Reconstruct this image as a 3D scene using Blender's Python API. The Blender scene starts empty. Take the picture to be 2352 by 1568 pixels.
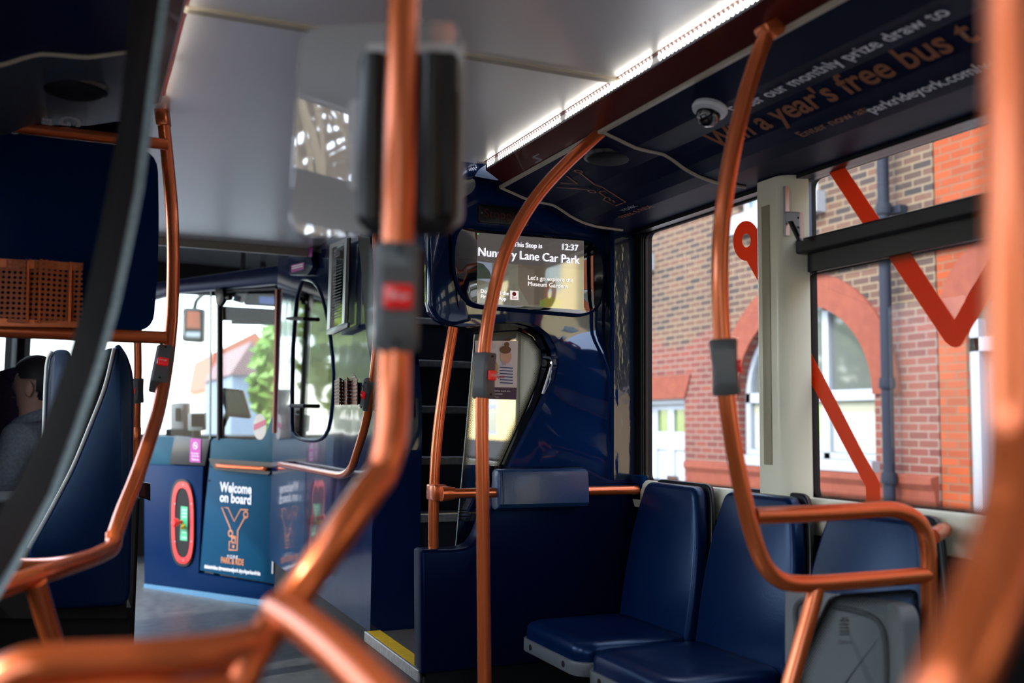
import bpy, bmesh, math, random
from mathutils import Vector, Matrix, Quaternion
R_ = random.Random(7)
SC = bpy.context.scene
COL = SC.collection
# ------------------------------------------------------------------ camera
FPX, CX, CY = 2287.0, 1176.0, 784.0
PITCH, YAW, ROLL = math.radians(4.784), math.radians(23.42), math.radians(0.6)
EYE = Vector((0, 0, 1.05))
FW = Vector((math.sin(YAW)*math.cos(PITCH), math.cos(YAW)*math.cos(PITCH), math.sin(PITCH)))
_r = Vector((math.cos(YAW), -math.sin(YAW), 0)); _u = _r.cross(FW)
RT = _r*math.cos(ROLL) + _u*math.sin(ROLL)
UP = _u*math.cos(ROLL) - _r*math.sin(ROLL)
cd = bpy.data.cameras.new('camera'); cam = bpy.data.objects.new('camera', cd); COL.objects.link(cam)
m3 = Matrix((RT, UP, -FW)).transposed()
cam.matrix_world = Matrix.Translation(EYE) @ m3.to_4x4()
cd.sensor_width = 36.0; cd.lens = FPX/2352*36.0; cd.clip_start = 0.02; cd.clip_end = 400
cd.dof.use_dof = True; cd.dof.focus_distance = 3.3; cd.dof.aperture_fstop = 2.2; cd.dof.aperture_blades = 0
SC.camera = cam
# ------------------------------------------------------------------ light
SC.view_settings.view_transform = 'Standard'; SC.view_settings.look = 'None'
SC.view_settings.gamma = 1.0; SC.view_settings.use_curve_mapping = False
SC.view_settings.exposure = 1.05
W = bpy.data.worlds.new('sky'); SC.world = W; W.use_nodes = True
wn = W.node_tree.nodes; wl = W.node_tree.links
sky = wn.new('ShaderNodeTexSky'); sky.sky_type = 'NISHITA'; sky.sun_disc = False
sky.sun_elevation = math.radians(42); sky.sun_rotation = math.radians(-100); sky.air_density = 1.0; sky.dust_density = 1.2
hz = wn.new('ShaderNodeMix'); hz.data_type = 'RGBA'; hz.inputs['Factor'].default_value = .5; hz.inputs['B'].default_value = (2.6, 2.75, 2.9, 1)   # thin bright cloud over the blue
wl.new(sky.outputs[0], hz.inputs['A']); wl.new(hz.outputs['Result'], wn['Background'].inputs[0]); wn['Background'].inputs[1].default_value = 0.75
sd = bpy.data.lights.new('sun', 'SUN'); sd.energy = 1.4; sd.angle = math.radians(1.0); sd.color = (1.0, .93, .82)
sun = bpy.data.objects.new('sun', sd); COL.objects.link(sun)
sun.rotation_euler = Vector((0.70, 0.18, -0.80)).to_track_quat('-Z', 'Y').to_euler()
try:
    SC.cycles.max_bounces = 10; SC.cycles.transparent_max_bounces = 24; SC.cycles.glossy_bounces = 5
    SC.cycles.sample_clamp_indirect = 6.0; SC.cycles.caustics_reflective = False; SC.cycles.caustics_refractive = False
except Exception: pass

# ------------------------------------------------------------------ where a sight line meets a real surface of the bus
def ray(px, py): return FW*FPX + RT*(px-CX) - UP*(py-CY)
def A(px, py, d): return EYE + ray(px, py)*(d/FPX)
def Xp(px, py, x): v = ray(px, py); return EYE + v*(x/v.x)
def Yp(px, py, y): v = ray(px, py); return EYE + v*(y/v.y)
def Zp(px, py, z): v = ray(px, py); return EYE + v*((z-EYE.z)/v.z)
def PL(px, py, p0, n): v = ray(px, py); return EYE + v*((p0-EYE).dot(n)/v.dot(n))

# ------------------------------------------------------------------ materials
MATS = {}
def mat(name, col=(.5,.5,.5), rough=.5, metal=0., coat=0., spec=.5, emit=None, es=0., bump=None, tint=None, cior=None, crough=.04):
    if name in MATS: return MATS[name]
    m = bpy.data.materials.new(name); m.use_nodes = True; MATS[name] = m
    b = m.node_tree.nodes['Principled BSDF']
    b.inputs['Base Color'].default_value = (*col, 1); b.inputs['Roughness'].default_value = rough
    b.inputs['Metallic'].default_value = metal; b.inputs['Coat Weight'].default_value = coat
    b.inputs['Coat Roughness'].default_value = crough; b.inputs['Specular IOR Level'].default_value = spec
    if tint: b.inputs['Specular Tint'].default_value = (*tint, 1); b.inputs['Coat Tint'].default_value = (1,1,1,1)
    if cior: b.inputs['Coat IOR'].default_value = cior
    if emit: b.inputs['Emission Color'].default_value = (*emit, 1); b.inputs['Emission Strength'].default_value = es
    if bump:
        N, L = m.node_tree.nodes, m.node_tree.links
        tc = N.new('ShaderNodeTexCoord'); mp = N.new('ShaderNodeMapping'); nz = N.new('ShaderNodeTexNoise'); bp = N.new('ShaderNodeBump')
        sc = bump[0]; mp.inputs['Scale'].default_value = sc if isinstance(sc, tuple) else (sc, sc, sc)
        nz.inputs['Scale'].default_value = 1; nz.inputs['Detail'].default_value = bump[2] if len(bump) > 2 else 3
        bp.inputs['Strength'].default_value = bump[1]; bp.inputs['Distance'].default_value = bump[3] if len(bump) > 3 else .01
        L.new(tc.outputs['Object'], mp.inputs[0]); L.new(mp.outputs[0], nz.inputs['Vector']); L.new(nz.outputs[0], bp.inputs['Height'])
        L.new(bp.outputs[0], b.inputs['Normal'])
        if coat: L.new(bp.outputs[0], b.inputs['Coat Normal'])
    return m
def speckle(name, c1, c2, scale, rough=.6, bump=.1, coords='Object', stretch=(1,1,1)):
    m = mat(name, c1, rough)
    N, L = m.node_tree.nodes, m.node_tree.links; b = N['Principled BSDF']
    tc = N.new('ShaderNodeTexCoord'); mp = N.new('ShaderNodeMapping'); mp.inputs['Scale'].default_value = stretch
    nz = N.new('ShaderNodeTexNoise'); nz.inputs['Scale'].default_value = scale; nz.inputs['Detail'].default_value = 6
    rp = N.new('ShaderNodeValToRGB'); rp.color_ramp.elements[0].position = .35; rp.color_ramp.elements[1].position = .65
    rp.color_ramp.elements[0].color = (*c1, 1); rp.color_ramp.elements[1].color = (*c2, 1)
    L.new(tc.outputs[coords], mp.inputs[0]); L.new(mp.outputs[0], nz.inputs['Vector']); L.new(nz.outputs[0], rp.inputs[0]); L.new(rp.outputs[0], b.inputs['Base Color'])
    if bump:
        bp = N.new('ShaderNodeBump'); bp.inputs['Strength'].default_value = bump; bp.inputs['Distance'].default_value = .003
        L.new(nz.outputs[0], bp.inputs['Height']); L.new(bp.outputs[0], b.inputs['Normal'])
    return m
ORANGE = mat('copper_paint', (.66,.140,.036), .26, .62, .45, crough=.12)
NAVY = mat('navy_gloss', (.003,.013,.060), .14, 0, .6, .3, bump=(2.2, .22, 2, .02), tint=(.2,.4,1))
NAVYF = mat('navy_gloss_flat', (.001,.012,.052), .30, 0, .0, .06, tint=(.1,.4,1))
NAVYM = mat('navy_satin', (.002,.004,.022), .30, 0, 0, .2, tint=(.1,.3,1))
COVE = speckle('navy_vinyl', (.003,.006,.026), (.005,.009,.034), 14, .45, .02); COVE.node_tree.nodes['Principled BSDF'].inputs['Specular IOR Level'].default_value = .05
DOORB = mat('door_blue', (.005,.048,.105), .40, 0, .0, .07, tint=(.2,.7,1))
LEATHER = mat('navy_leather', (.001,.008,.042), .33, 0, .16, .35, crough=.22, tint=(.15,.45,1), bump=(160, .12, 2, .002))
BLACK = mat('black_plastic', (.005,.005,.006), .34, 0, .06, .35)
BLACKM = mat('black_matt', (.005,.005,.006), .65, 0, 0, .25)
BLACKG = mat('black_gloss', (.004,.004,.006), .05, 0, 1.0)
MONG = mat('display_gloss', (.004,.004,.006), .05, 0, 1.0, cior=2.5)
CREAM = mat('cream_plastic', (.84,.79,.61), .38, 0, .1)
GREY = mat('grey_plastic', (.10,.11,.12), .42, 0, .1)
GREYL = mat('grey_shell', (.16,.17,.17), .5)
ALU = speckle('worn_aluminium', (.42,.41,.40), (.60,.58,.55), 60, .38, .05); ALU.node_tree.nodes['Principled BSDF'].inputs['Metallic'].default_value = .7
STEEL = mat('brushed_steel', (.45,.45,.47), .3, .9)
CHROME = mat('chrome', (.8,.8,.82), .08, 1.)
YELLOW = speckle('yellow_strip', (.55,.36,.01), (.70,.48,.02), 40, .6, .1)
MAROON = mat('maroon_paint', (.10,.008,.006), .35, .3, .2)
BEAD = mat('beige_bead', (.42,.36,.27), .4)
RED = mat('red_plastic', (.62,.012,.012), .25, 0, .5, emit=(1,.02,.02), es=.10)
REDR = mat('red_ring', (.70,.012,.012), .3, 0, .4)
WHITE = mat('white_print', (.78,.80,.84), .5)
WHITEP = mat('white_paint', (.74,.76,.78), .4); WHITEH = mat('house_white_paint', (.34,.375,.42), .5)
COPPERT = mat('copper_print', (.52,.19,.075), .5)
COPDIM = mat('copper_print_dim', (.30,.10,.04), .5)
REDDIM = mat('red_lettering', (.075,.008,.006), .5)
MAGENTA = mat('magenta_label', (.40,.02,.28), .45)
GREENL = mat('green_label', (.05,.42,.20), .45)
PURPLE = mat('purple_print', (.075,.035,.09), .5)
RUBBER = mat('rubber', (.01,.01,.01), .7)
VINYL = mat('orange_window_vinyl', (.72,.12,.012), .5)
for b_ in (VINYL.node_tree,):
    tr = b_.nodes.new('ShaderNodeBsdfTranslucent'); tr.inputs[0].default_value = (.85,.14,.012,1); ms = b_.nodes.new('ShaderNodeMixShader'); ms.inputs[0].default_value = .6
    b_.links.new(b_.nodes['Principled BSDF'].outputs[0], ms.inputs[1]); b_.links.new(tr.outputs[0], ms.inputs[2]); b_.links.new(ms.outputs[0], b_.nodes['Material Output'].inputs[0])   # film that daylight shines through
DIALK = mat('dark_screen', (.006,.010,.016), .08, 0, 1.)
FLOOR = speckle('lino_floor', (.055,.062,.070), (.10,.11,.115), 18, .38, .05)
CEIL = mat('satin_ceiling', (.80,.77,.73), .34, .38, .9, .6, bump=((60,1.2,60), .05, 2, .004), cior=1.9, crough=.30)
DOME = mat('satin_grey_dome', (.20,.22,.24), .16, .3, .5)
SKIN = mat('skin', (.58,.32,.22), .5); HAIR = mat('dark_hair', (.02,.014,.012), .6)
HOOD = speckle('grey_fleece', (.17,.18,.21), (.26,.27,.30), 80, .9, .3)
SEATP = speckle('plum_moquette', (.05,.02,.05), (.09,.035,.075), 60, .85, .2)
def glass(name, tint=(1,1,1), refl=1.0, rough=0.0, ior=1.5, dirt=0.0):
    if name in MATS: return MATS[name]
    m = bpy.data.materials.new(name); m.use_nodes = True; MATS[name] = m
    N, L = m.node_tree.nodes, m.node_tree.links; N.clear()
    o = N.new('ShaderNodeOutputMaterial'); mx = N.new('ShaderNodeMixShader'); t = N.new('ShaderNodeBsdfTransparent'); g = N.new('ShaderNodeBsdfGlossy')
    fr = N.new('ShaderNodeFresnel'); gm = N.new('ShaderNodeNewGeometry'); im = N.new('ShaderNodeMapRange'); im.inputs['To Min'].default_value = ior; im.inputs['To Max'].default_value = 1/ior
    L.new(gm.outputs['Backfacing'], im.inputs['Value']); L.new(im.outputs[0], fr.inputs[0])   # the pane mirrors alike from both sides
    t.inputs[0].default_value = (*tint, 1); g.inputs['Roughness'].default_value = rough
    mu = N.new('ShaderNodeMath'); mu.operation = 'MULTIPLY'; mu.inputs[1].default_value = refl
    L.new(fr.outputs[0], mu.inputs[0]); L.new(mu.outputs[0], mx.inputs[0]); L.new(t.outputs[0], mx.inputs[1]); L.new(g.outputs[0], mx.inputs[2])
    last = mx
    L.new(last.outputs[0], o.inputs[0]); return m
GLASS = glass('clear_glass', (.96,.97,.965), .28)
SCREENG = glass('draught_glass', (.88,.89,.90), 1.0)
DARKG = glass('dark_glass', (.10,.14,.11), 1.6, .03)
CABG = glass('cab_glass', (.95,.985,.98), .15)
def frit_glass(name, ax, base, pitch=.0055):
    """glass with a printed dot border: attribute 'edge' runs 1 at the rim to 0 inside"""
    if name in MATS: return MATS[name]
    m = base.copy(); m.name = name; MATS[name] = m
    N, L = m.node_tree.nodes, m.node_tree.links
    out = [n for n in N if n.type == 'OUTPUT_MATERIAL'][0]; src = out.inputs[0].links[0].from_socket
    at = N.new('ShaderNodeAttribute'); at.attribute_name = 'edge'
    tc = N.new('ShaderNodeTexCoord'); sp = N.new('ShaderNodeSeparateXYZ'); L.new(tc.outputs['Object'], sp.inputs[0])
    def M(op, a, b=None):
        n = N.new('ShaderNodeMath'); n.operation = op
        for i, v in enumerate((a, b)):
            if v is None: continue
            if isinstance(v, (int, float)): n.inputs[i].default_value = v
            else: L.new(v, n.inputs[i])
        return n.outputs[0]
    u = M('DIVIDE', sp.outputs[ax[0]], pitch); v = M('DIVIDE', sp.outputs[ax[1]], pitch*.5)
    row = M('MULTIPLY', M('FLOORED_MODULO', M('FLOOR', v), 2.0), .5)
    fu = M('SUBTRACT', M('FRACT', M('ADD', u, row)), .5); fv = M('MULTIPLY', M('SUBTRACT', M('FRACT', v), .5), .62)
    d = M('SQRT', M('ADD', M('MULTIPLY', fu, fu), M('MULTIPLY', fv, fv)))
    r = M('MULTIPLY', at.outputs['Fac'], .62)
    k = M('MULTIPLY', M('LESS_THAN', d, r), M('GREATER_THAN', at.outputs['Fac'], .02))
    bk = N.new('ShaderNodeBsdfPrincipled'); bk.inputs['Base Color'].default_value = (.008,.008,.009,1); bk.inputs['Roughness'].default_value = .15
    mx = N.new('ShaderNodeMixShader'); L.new(k, mx.inputs[0]); L.new(src, mx.inputs[1]); L.new(bk.outputs[0], mx.inputs[2]); L.new(mx.outputs[0], out.inputs[0])
    return m
FRITX = frit_glass('window_glass_dotted', ('Y','Z'), GLASS)
FRITY = frit_glass('partition_glass_dotted', ('X','Z'), glass('stair_glass', (.66,.69,.69), 16.0))
FRITY2 = frit_glass('rail_glass_dotted', ('X','Z'), glass('rail_glass', (.85,.87,.87), 1.0), .007)
def perforated(name, ax, pitch, col, sx=1.0):
    m = mat(name, col, .5, 0, 0, .2); N, L = m.node_tree.nodes, m.node_tree.links
    out = [n for n in N if n.type == 'OUTPUT_MATERIAL'][0]; src = out.inputs[0].links[0].from_socket
    tc = N.new('ShaderNodeTexCoord'); vo = N.new('ShaderNodeTexVoronoi'); vo.inputs['Scale'].default_value = 1/pitch; vo.inputs['Randomness'].default_value = 0
    vo.feature = 'F1'; vo.voronoi_dimensions = '3D'; vo.distance = 'EUCLIDEAN'
    sp = N.new('ShaderNodeSeparateXYZ'); cb = N.new('ShaderNodeCombineXYZ'); L.new(tc.outputs['Object'], sp.inputs[0])
    kx = N.new('ShaderNodeMath'); kx.operation = 'MULTIPLY'; kx.inputs[1].default_value = sx; L.new(sp.outputs[ax[0]], kx.inputs[0])
    L.new(kx.outputs[0], cb.inputs[0]); L.new(sp.outputs[ax[1]], cb.inputs[1]); L.new(cb.outputs[0], vo.inputs['Vector'])
    lt = N.new('ShaderNodeMath'); lt.operation = 'LESS_THAN'; lt.inputs[1].default_value = .30; L.new(vo.outputs['Distance'], lt.inputs[0])
    mx = N.new('ShaderNodeMixShader'); t = N.new('ShaderNodeBsdfTransparent')
    L.new(lt.outputs[0], mx.inputs[0]); L.new(src, mx.inputs[1]); L.new(t.outputs[0], mx.inputs[2]); L.new(mx.outputs[0], out.inputs[0]); return m
PERFY = perforated('perforated_copper_row', ('X','Z'), .0125, (.42,.10,.03))
PERFX = perforated('perforated_copper', ('Y','Z'), .0135, (.20,.045,.014), .42)
def brick(name, c1, c2, mortar, c3=None, zsplit=None):
    m = mat(name, c1, .85); N, L = m.node_tree.nodes, m.node_tree.links; b = N['Principled BSDF']
    tc = N.new('ShaderNodeTexCoord'); sp = N.new('ShaderNodeSeparateXYZ'); cb = N.new('ShaderNodeCombineXYZ')
    L.new(tc.outputs['Object'], sp.inputs[0]); L.new(sp.outputs['Y'], cb.inputs[0]); L.new(sp.outputs['Z'], cb.inputs[1])
    br = N.new('ShaderNodeTexBrick'); br.inputs['Scale'].default_value = 1; br.inputs['Brick Width'].default_value = .23; br.inputs['Row Height'].default_value = .075
    br.inputs['Mortar Size'].default_value = .009; br.inputs['Mortar Smooth'].default_value = .2; br.inputs['Bias'].default_value = 0
    br.inputs['Color1'].default_value = (*c1, 1); br.inputs['Color2'].default_value = (*c2, 1); br.inputs['Mortar'].default_value = (*mortar, 1)
    L.new(cb.outputs[0], br.inputs['Vector']); src = br.outputs['Color']
    nz = N.new('ShaderNodeTexNoise'); nz.inputs['Scale'].default_value = 1.1; nz.inputs['Detail'].default_value = 4; L.new(cb.outputs[0], nz.inputs['Vector'])
    if c3:
        b2 = N.new('ShaderNodeTexBrick')
        for k in ('Scale','Brick Width','Row Height','Mortar Size','Mortar Smooth'): b2.inputs[k].default_value = br.inputs[k].default_value
        b2.inputs['Color1'].default_value = (*c3[0], 1); b2.inputs['Color2'].default_value = (*c3[1], 1); b2.inputs['Mortar'].default_value = (*c3[2], 1)
        L.new(cb.outputs[0], b2.inputs['Vector'])
        ad = N.new('ShaderNodeMath'); ad.operation = 'ADD'; L.new(sp.outputs['Z'], ad.inputs[0]); L.new(nz.outputs[0], ad.inputs[1])
        gt = N.new('ShaderNodeMapRange'); gt.inputs['From Min'].default_value = zsplit+.45; gt.inputs['From Max'].default_value = zsplit+.6; L.new(ad.outputs[0], gt.inputs['Value'])
        mx = N.new('ShaderNodeMix'); mx.data_type = 'RGBA'; L.new(gt.outputs[0], mx.inputs['Factor']); L.new(src, mx.inputs['A']); L.new(b2.outputs['Color'], mx.inputs['B']); src = mx.outputs['Result']
    hv = N.new('ShaderNodeHueSaturation'); mr = N.new('ShaderNodeMapRange'); mr.inputs['To Min'].default_value = .75; mr.inputs['To Max'].default_value = 1.25
    L.new(nz.outputs[0], mr.inputs['Value']); L.new(mr.outputs[0], hv.inputs['Value']); L.new(src, hv.inputs['Color']); L.new(hv.outputs[0], b.inputs['Base Color'])
    bp = N.new('ShaderNodeBump'); bp.inputs['Distance'].default_value = .01; bp.inputs['Strength'].default_value = .5; bp.invert = True
    L.new(br.outputs['Fac'], bp.inputs['Height']); L.new(bp.outputs[0], b.inputs['Normal']); return m

# ------------------------------------------------------------------ object helpers
def link(o): COL.objects.link(o); return o
def tag(o, label=None, cat=None, group=None, kind=None):
    if label: o['label'] = label
    if cat: o['category'] = cat
    if group: o['group'] = group
    if kind: o['kind'] = kind
    return o
def thing(name, label, cat, loc=(0,0,0), group=None):
    o = bpy.data.objects.new(name, None); o.empty_display_size = .05; o.location = loc; link(o); return tag(o, label, cat, group)
def obj(name, bm, m, parent=None, smooth=False, angle=35):
    me = bpy.data.meshes.new(name)
    if isinstance(bm, bmesh.types.BMesh):
        bmesh.ops.remove_doubles(bm, verts=bm.verts, dist=1e-6)
        bmesh.ops.recalc_face_normals(bm, faces=bm.faces); bm.to_mesh(me); bm.free()
    else: me = bm
    for mm in (m if isinstance(m, (list, tuple)) else [m]): me.materials.append(mm)
    if smooth:
        for p in me.polygons: p.use_smooth = True
        try: me.set_sharp_from_angle(angle=math.radians(angle))
        except Exception: pass
    o = bpy.data.objects.new(name, me); link(o)
    if parent is not None: adopt(o, parent)
    return o
def wloc(p):
    v = Vector((0,0,0))
    while p is not None: v = v + Vector(p.location); p = p.parent
    return v
def adopt(o, parent):
    o.parent = parent; o.matrix_parent_inverse = Matrix.Identity(4)
    base = wloc(parent)
    if o.type == 'MESH' and base.length > 0: o.data.transform(Matrix.Translation(-base))
def struct(name, bm, m, parent=None, smooth=False):
    o = obj(name, bm, m, parent, smooth)
    if parent is None: o['kind'] = 'structure'
    return o
def B(): return bmesh.new()
def box(bm, x0, x1, y0, y1, z0, z1):
    v = [bm.verts.new((x, y, z)) for x in (x0, x1) for y in (y0, y1) for z in (z0, z1)]
    for f in ((0,1,3,2),(4,6,7,5),(0,4,5,1),(2,3,7,6),(0,2,6,4),(1,5,7,3)): bm.faces.new([v[i] for i in f])
    return bm
def rbox(x0, x1, y0, y1, z0, z1, r=.01, seg=3):
    bm = box(B(), x0, x1, y0, y1, z0, z1)
    bmesh.ops.bevel(bm, geom=list(bm.edges), offset=r, segments=seg, profile=.5, affect='EDGES'); return bm
def prism(bm, pts, vec, bev=0, seg=2):
    """closed polygon of 3D points pushed along vec, holes not allowed"""
    vec = Vector(vec); a = [bm.verts.new(p) for p in pts]; f = bm.faces.new(a)
    r = bmesh.ops.extrude_face_region(bm, geom=[f]); vs = [e for e in r['geom'] if isinstance(e, bmesh.types.BMVert)]
    bmesh.ops.translate(bm, verts=vs, vec=vec)
    top = [e for e in r['geom'] if isinstance(e, bmesh.types.BMFace)]
    if bev:
        ed = set(e for t in top for e in t.edges) | set(f.edges)
        bmesh.ops.bevel(bm, geom=list(ed), offset=bev, segments=seg, profile=.5, affect='EDGES')
    return bm
def holed(bm, outer, holes, vec):
    """plate with holes: polygons of coplanar 3D points, thickened along vec"""
    edges = []
    for loop in [outer] + holes:
        vs = [bm.verts.new(p) for p in loop]
        edges += [bm.edges.new((vs[i], vs[(i+1) % len(vs)])) for i in range(len(vs))]
    r = bmesh.ops.triangle_fill(bm, edges=edges, use_beauty=True, use_dissolve=False)
    fs = [g for g in r['geom'] if isinstance(g, bmesh.types.BMFace)]
    e = bmesh.ops.extrude_face_region(bm, geom=fs); bmesh.ops.translate(bm, verts=[g for g in e['geom'] if isinstance(g, bmesh.types.BMVert)], vec=Vector(vec))
    return bm
def crom(pts, n=6):
    P = [Vector(p) for p in pts]; out = []
    for i in range(len(P)-1):
        p0 = P[i-1] if i else P[0]*2-P[1]; p1, p2 = P[i], P[i+1]; p3 = P[i+2] if i+2 < len(P) else P[-1]*2-P[-2]
        for k in range(n):
            t = k/n; out.append(.5*((2*p1) + (p2-p0)*t + (2*p0-5*p1+4*p2-p3)*t*t + (3*p1-p0-3*p2+p3)*t**3))
    return out + [P[-1]]
def tube(bm, pts, r, seg=14, smooth=6, cap=True, closed=False):
    P = crom(pts, smooth) if smooth and len(pts) > 2 else [Vector(p) for p in pts]
    n = len(P); rings = []; up = None
    for i in range(n):
        t = (P[min(i+1, n-1)] - P[max(i-1, 0)]).normalized() if not closed else (P[(i+1) % n]-P[i-1]).normalized()
        if up is None:
            up = Vector((0,0,1)) if abs(t.z) < .9 else Vector((1,0,0))
        up = (up - t*up.dot(t)).normalized(); s = t.cross(up)
        rr = r(i/(n-1)) if callable(r) else r
        rings.append([bm.verts.new(P[i] + (up*math.cos(a)+s*math.sin(a))*rr) for a in (2*math.pi*k/seg for k in range(seg))])
    for i in range(n if closed else n-1):
        a, b = rings[i], rings[(i+1) % n]
        for k in range(seg): bm.faces.new((a[k], a[(k+1) % seg], b[(k+1) % seg], b[k]))
    if cap and not closed: bm.faces.new(rings[0][::-1]); bm.faces.new(rings[-1])
    return bm
def lathe(bm, prof, c, axis=(0,0,1), seg=28):
    axis = Vector(axis).normalized(); q = Vector((0,0,1)).rotation_difference(axis); c = Vector(c); rings = []
    for r, h in prof:
        rings.append([bm.verts.new(c + q @ Vector((r*math.cos(a), r*math.sin(a), h))) for a in (2*math.pi*k/seg for k in range(seg))])
    for a, b in zip(rings, rings[1:]):
        for k in range(seg): bm.faces.new((a[k], a[(k+1) % seg], b[(k+1) % seg], b[k]))
    bm.faces.new(rings[0][::-1]); bm.faces.new(rings[-1]); return bm
def frame_box(c, ux, uy, uz, hx, hy, hz, r=.003, seg=2):
    """bevelled box centred at c on its own axes"""
    bm = rbox(-hx, hx, -hy, hy, -hz, hz, r, seg)
    M = Matrix((Vector(ux).normalized(), Vector(uy).normalized(), Vector(uz).normalized())).transposed().to_4x4(); M.translation = c
    bmesh.ops.transform(bm, matrix=M, verts=bm.verts); return bm
def roundpoly(pts, r, n=5):
    """round the corners of a planar polygon"""
    P = [Vector(p) for p in pts]; out = []
    for i, p in enumerate(P):
        a, b = (P[i-1]-p), (P[(i+1) % len(P)]-p); rr = r[i] if isinstance(r, (list, tuple)) else r
        k = min(rr, a.length*.49, b.length*.49); p0, p1 = p+a.normalized()*k, p+b.normalized()*k
        for j in range(n+1):
            t = j/n; out.append(p0*(1-t)**2 + p*2*t*(1-t) + p1*t*t)
    return out
FONTC = {}
def glyphs(txt, bold=0.0, spacing=1.0):
    key = (txt, bold, spacing)
    c = bpy.data.curves.new('lettering', 'FONT'); c.body = txt; c.size = 1; c.offset = bold; c.space_character = spacing; c.resolution_u = 3; c.fill_mode = 'FRONT'
    o = bpy.data.objects.new('lettering', c); link(o); bpy.context.view_layer.update()
    me = bpy.data.meshes.new_from_object(o.evaluated_get(bpy.context.evaluated_depsgraph_get()))
    bpy.data.objects.remove(o); bpy.data.curves.remove(c); return me
def text(txt, p0, p1, n, m, parent, name='lettering', height=None, bold=0.0, off=.0015, spacing=1.0, flip=False):
    """lettering whose baseline runs p0 -> p1 on a surface whose outward side is n"""
    me = glyphs(txt, bold, spacing); xs = [v.co.x for v in me.vertices]; x0, x1 = min(xs), max(xs)
    u = (p1-p0); w = u.length; u.normalize(); n = Vector(n).normalized(); v = n.cross(u).normalized(); s = w/(x1-x0)
    sv = s if height is None else height/.72
    if flip: u = -u; p0 = p1
    for vt in me.vertices: vt.co = p0 + u*((vt.co.x-x0)*s) + v*(vt.co.y*sv) + n*off
    if flip: me.flip_normals()
    return obj(name, me, m, parent)
def ribbon(bm, pts, w, n, off=.0012):
    """flat printed line on a surface with outward side n"""
    n = Vector(n).normalized(); P = [Vector(p)+n*off for p in pts]
    L, Rr = [], []
    for i, p in enumerate(P):
        t = (P[min(i+1, len(P)-1)]-P[max(i-1, 0)]).normalized(); s = n.cross(t).normalized()*w/2
        L.append(bm.verts.new(p+s)); Rr.append(bm.verts.new(p-s))
    for i in range(len(P)-1): bm.faces.new((L[i], Rr[i], Rr[i+1], L[i+1]))
    return bm
def ring_pts(c, u, v, r, k=14): return [c + u*(r*math.cos(2*math.pi*i/k)) + v*(r*math.sin(2*math.pi*i/k)) for i in range(k+1)]
def frit_pane(name, poly, band, th, m, parent):
    """pane whose rim carries the printed dots; band is the printed width"""
    P = [Vector(p) for p in poly]; c = sum(P, Vector())/len(P); nrm = Vector()
    for i in range(len(P)): nrm += (P[i]-c).cross(P[(i+1) % len(P)]-c)
    nrm.normalize(); inner = []
    for i, p in enumerate(P):
        a = (p-P[i-1]).normalized(); b = (P[(i+1) % len(P)]-p).normalized()
        ia, ib = nrm.cross(a), nrm.cross(b); h = (ia+ib); h = h.normalized() if h.length > 1e-4 else ia
        inner.append(p + h*(band/max(.45, h.dot(ia))))
    bm = B(); ly = bm.verts.layers.float.new('edge')
    o = [bm.verts.new(p) for p in P]; i_ = [bm.verts.new(p) for p in inner]; ob = [bm.verts.new(p+nrm*th) for p in P]
    for v in o+ob: v[ly] = 1.0
    n = len(P)
    for k in range(n):
        j = (k+1) % n; bm.faces.new((o[k], o[j], i_[j], i_[k])); bm.faces.new((ob[k], ob[j], o[j], o[k]))
    bm.faces.new(i_)
    me = bpy.data.meshes.new(name); bm.to_mesh(me); bm.free()
    return obj(name, me, m, parent)
TR = .0168
def stop_unit(c, axis, face, parent, L=.052, w=.021, dp=.026, letters=True):
    """grey bell-push clamped round a pole: c on the pole axis"""
    axis = Vector(axis).normalized(); face = Vector(face); face = (face - axis*face.dot(axis)).normalized(); side = axis.cross(face)
    bm = B()
    for e in (-1, 1):   # waisted body, lofted along the axis
        pass
    prof = []
    for t in (-1, -.92, -.5, 0, .5, .92, 1):
        k = (1.0 if abs(t) < .99 else .9) - .0; d = dp*(.86 + .14*abs(t)) if abs(t) < .99 else dp*.9
        prof.append([c+axis*(L*t)+side*(w*k*x)+face*(d*y) for x, y in ((-1,-.8),(-.8,-.95),(.8,-.95),(1,-.8),(1,.75),(.7,1),(-.7,1),(-1,.75))])
    rings = [[bm.verts.new(p) for p in r] for r in prof]
    for a, b in zip(rings, rings[1:]):
        for k in range(8): bm.faces.new((a[k], a[(k+1) % 8], b[(k+1) % 8], b[k]))
    bm.faces.new(rings[0][::-1]); bm.faces.new(rings[-1])
    u = tag(obj('bell_push_housing', bm, GREY, parent, True, 40), 'grey plastic bell push housing')
    b = obj('stop_button', frame_box(c+face*(dp+.0015), side, axis, face, w*.62, .0125, .004, .003, 3), RED, u, True)
    b['label'] = 'red stop button'
    if letters:
        q0 = c+face*(dp+.0058)-axis*.003
        # reads along the side direction, upright on the pole
        rd = axis.cross(face); text('STOP', q0-rd*w*.42, q0+rd*w*.42, face, WHITE, u, bold=.02)
    for e in (-1, 1): obj('screw', lathe(B(), [(.003, 0), (.003, .002)], c+axis*(L*.84*e)+face*(dp*.96), face, 10), BLACKM, u)
    return u
def copy_tree(o, parent=None):
    c = o.copy(); COL.objects.link(c)
    if parent is not None: c.parent = parent
    for ch in list(o.children): copy_tree(ch, c)
    return c
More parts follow.
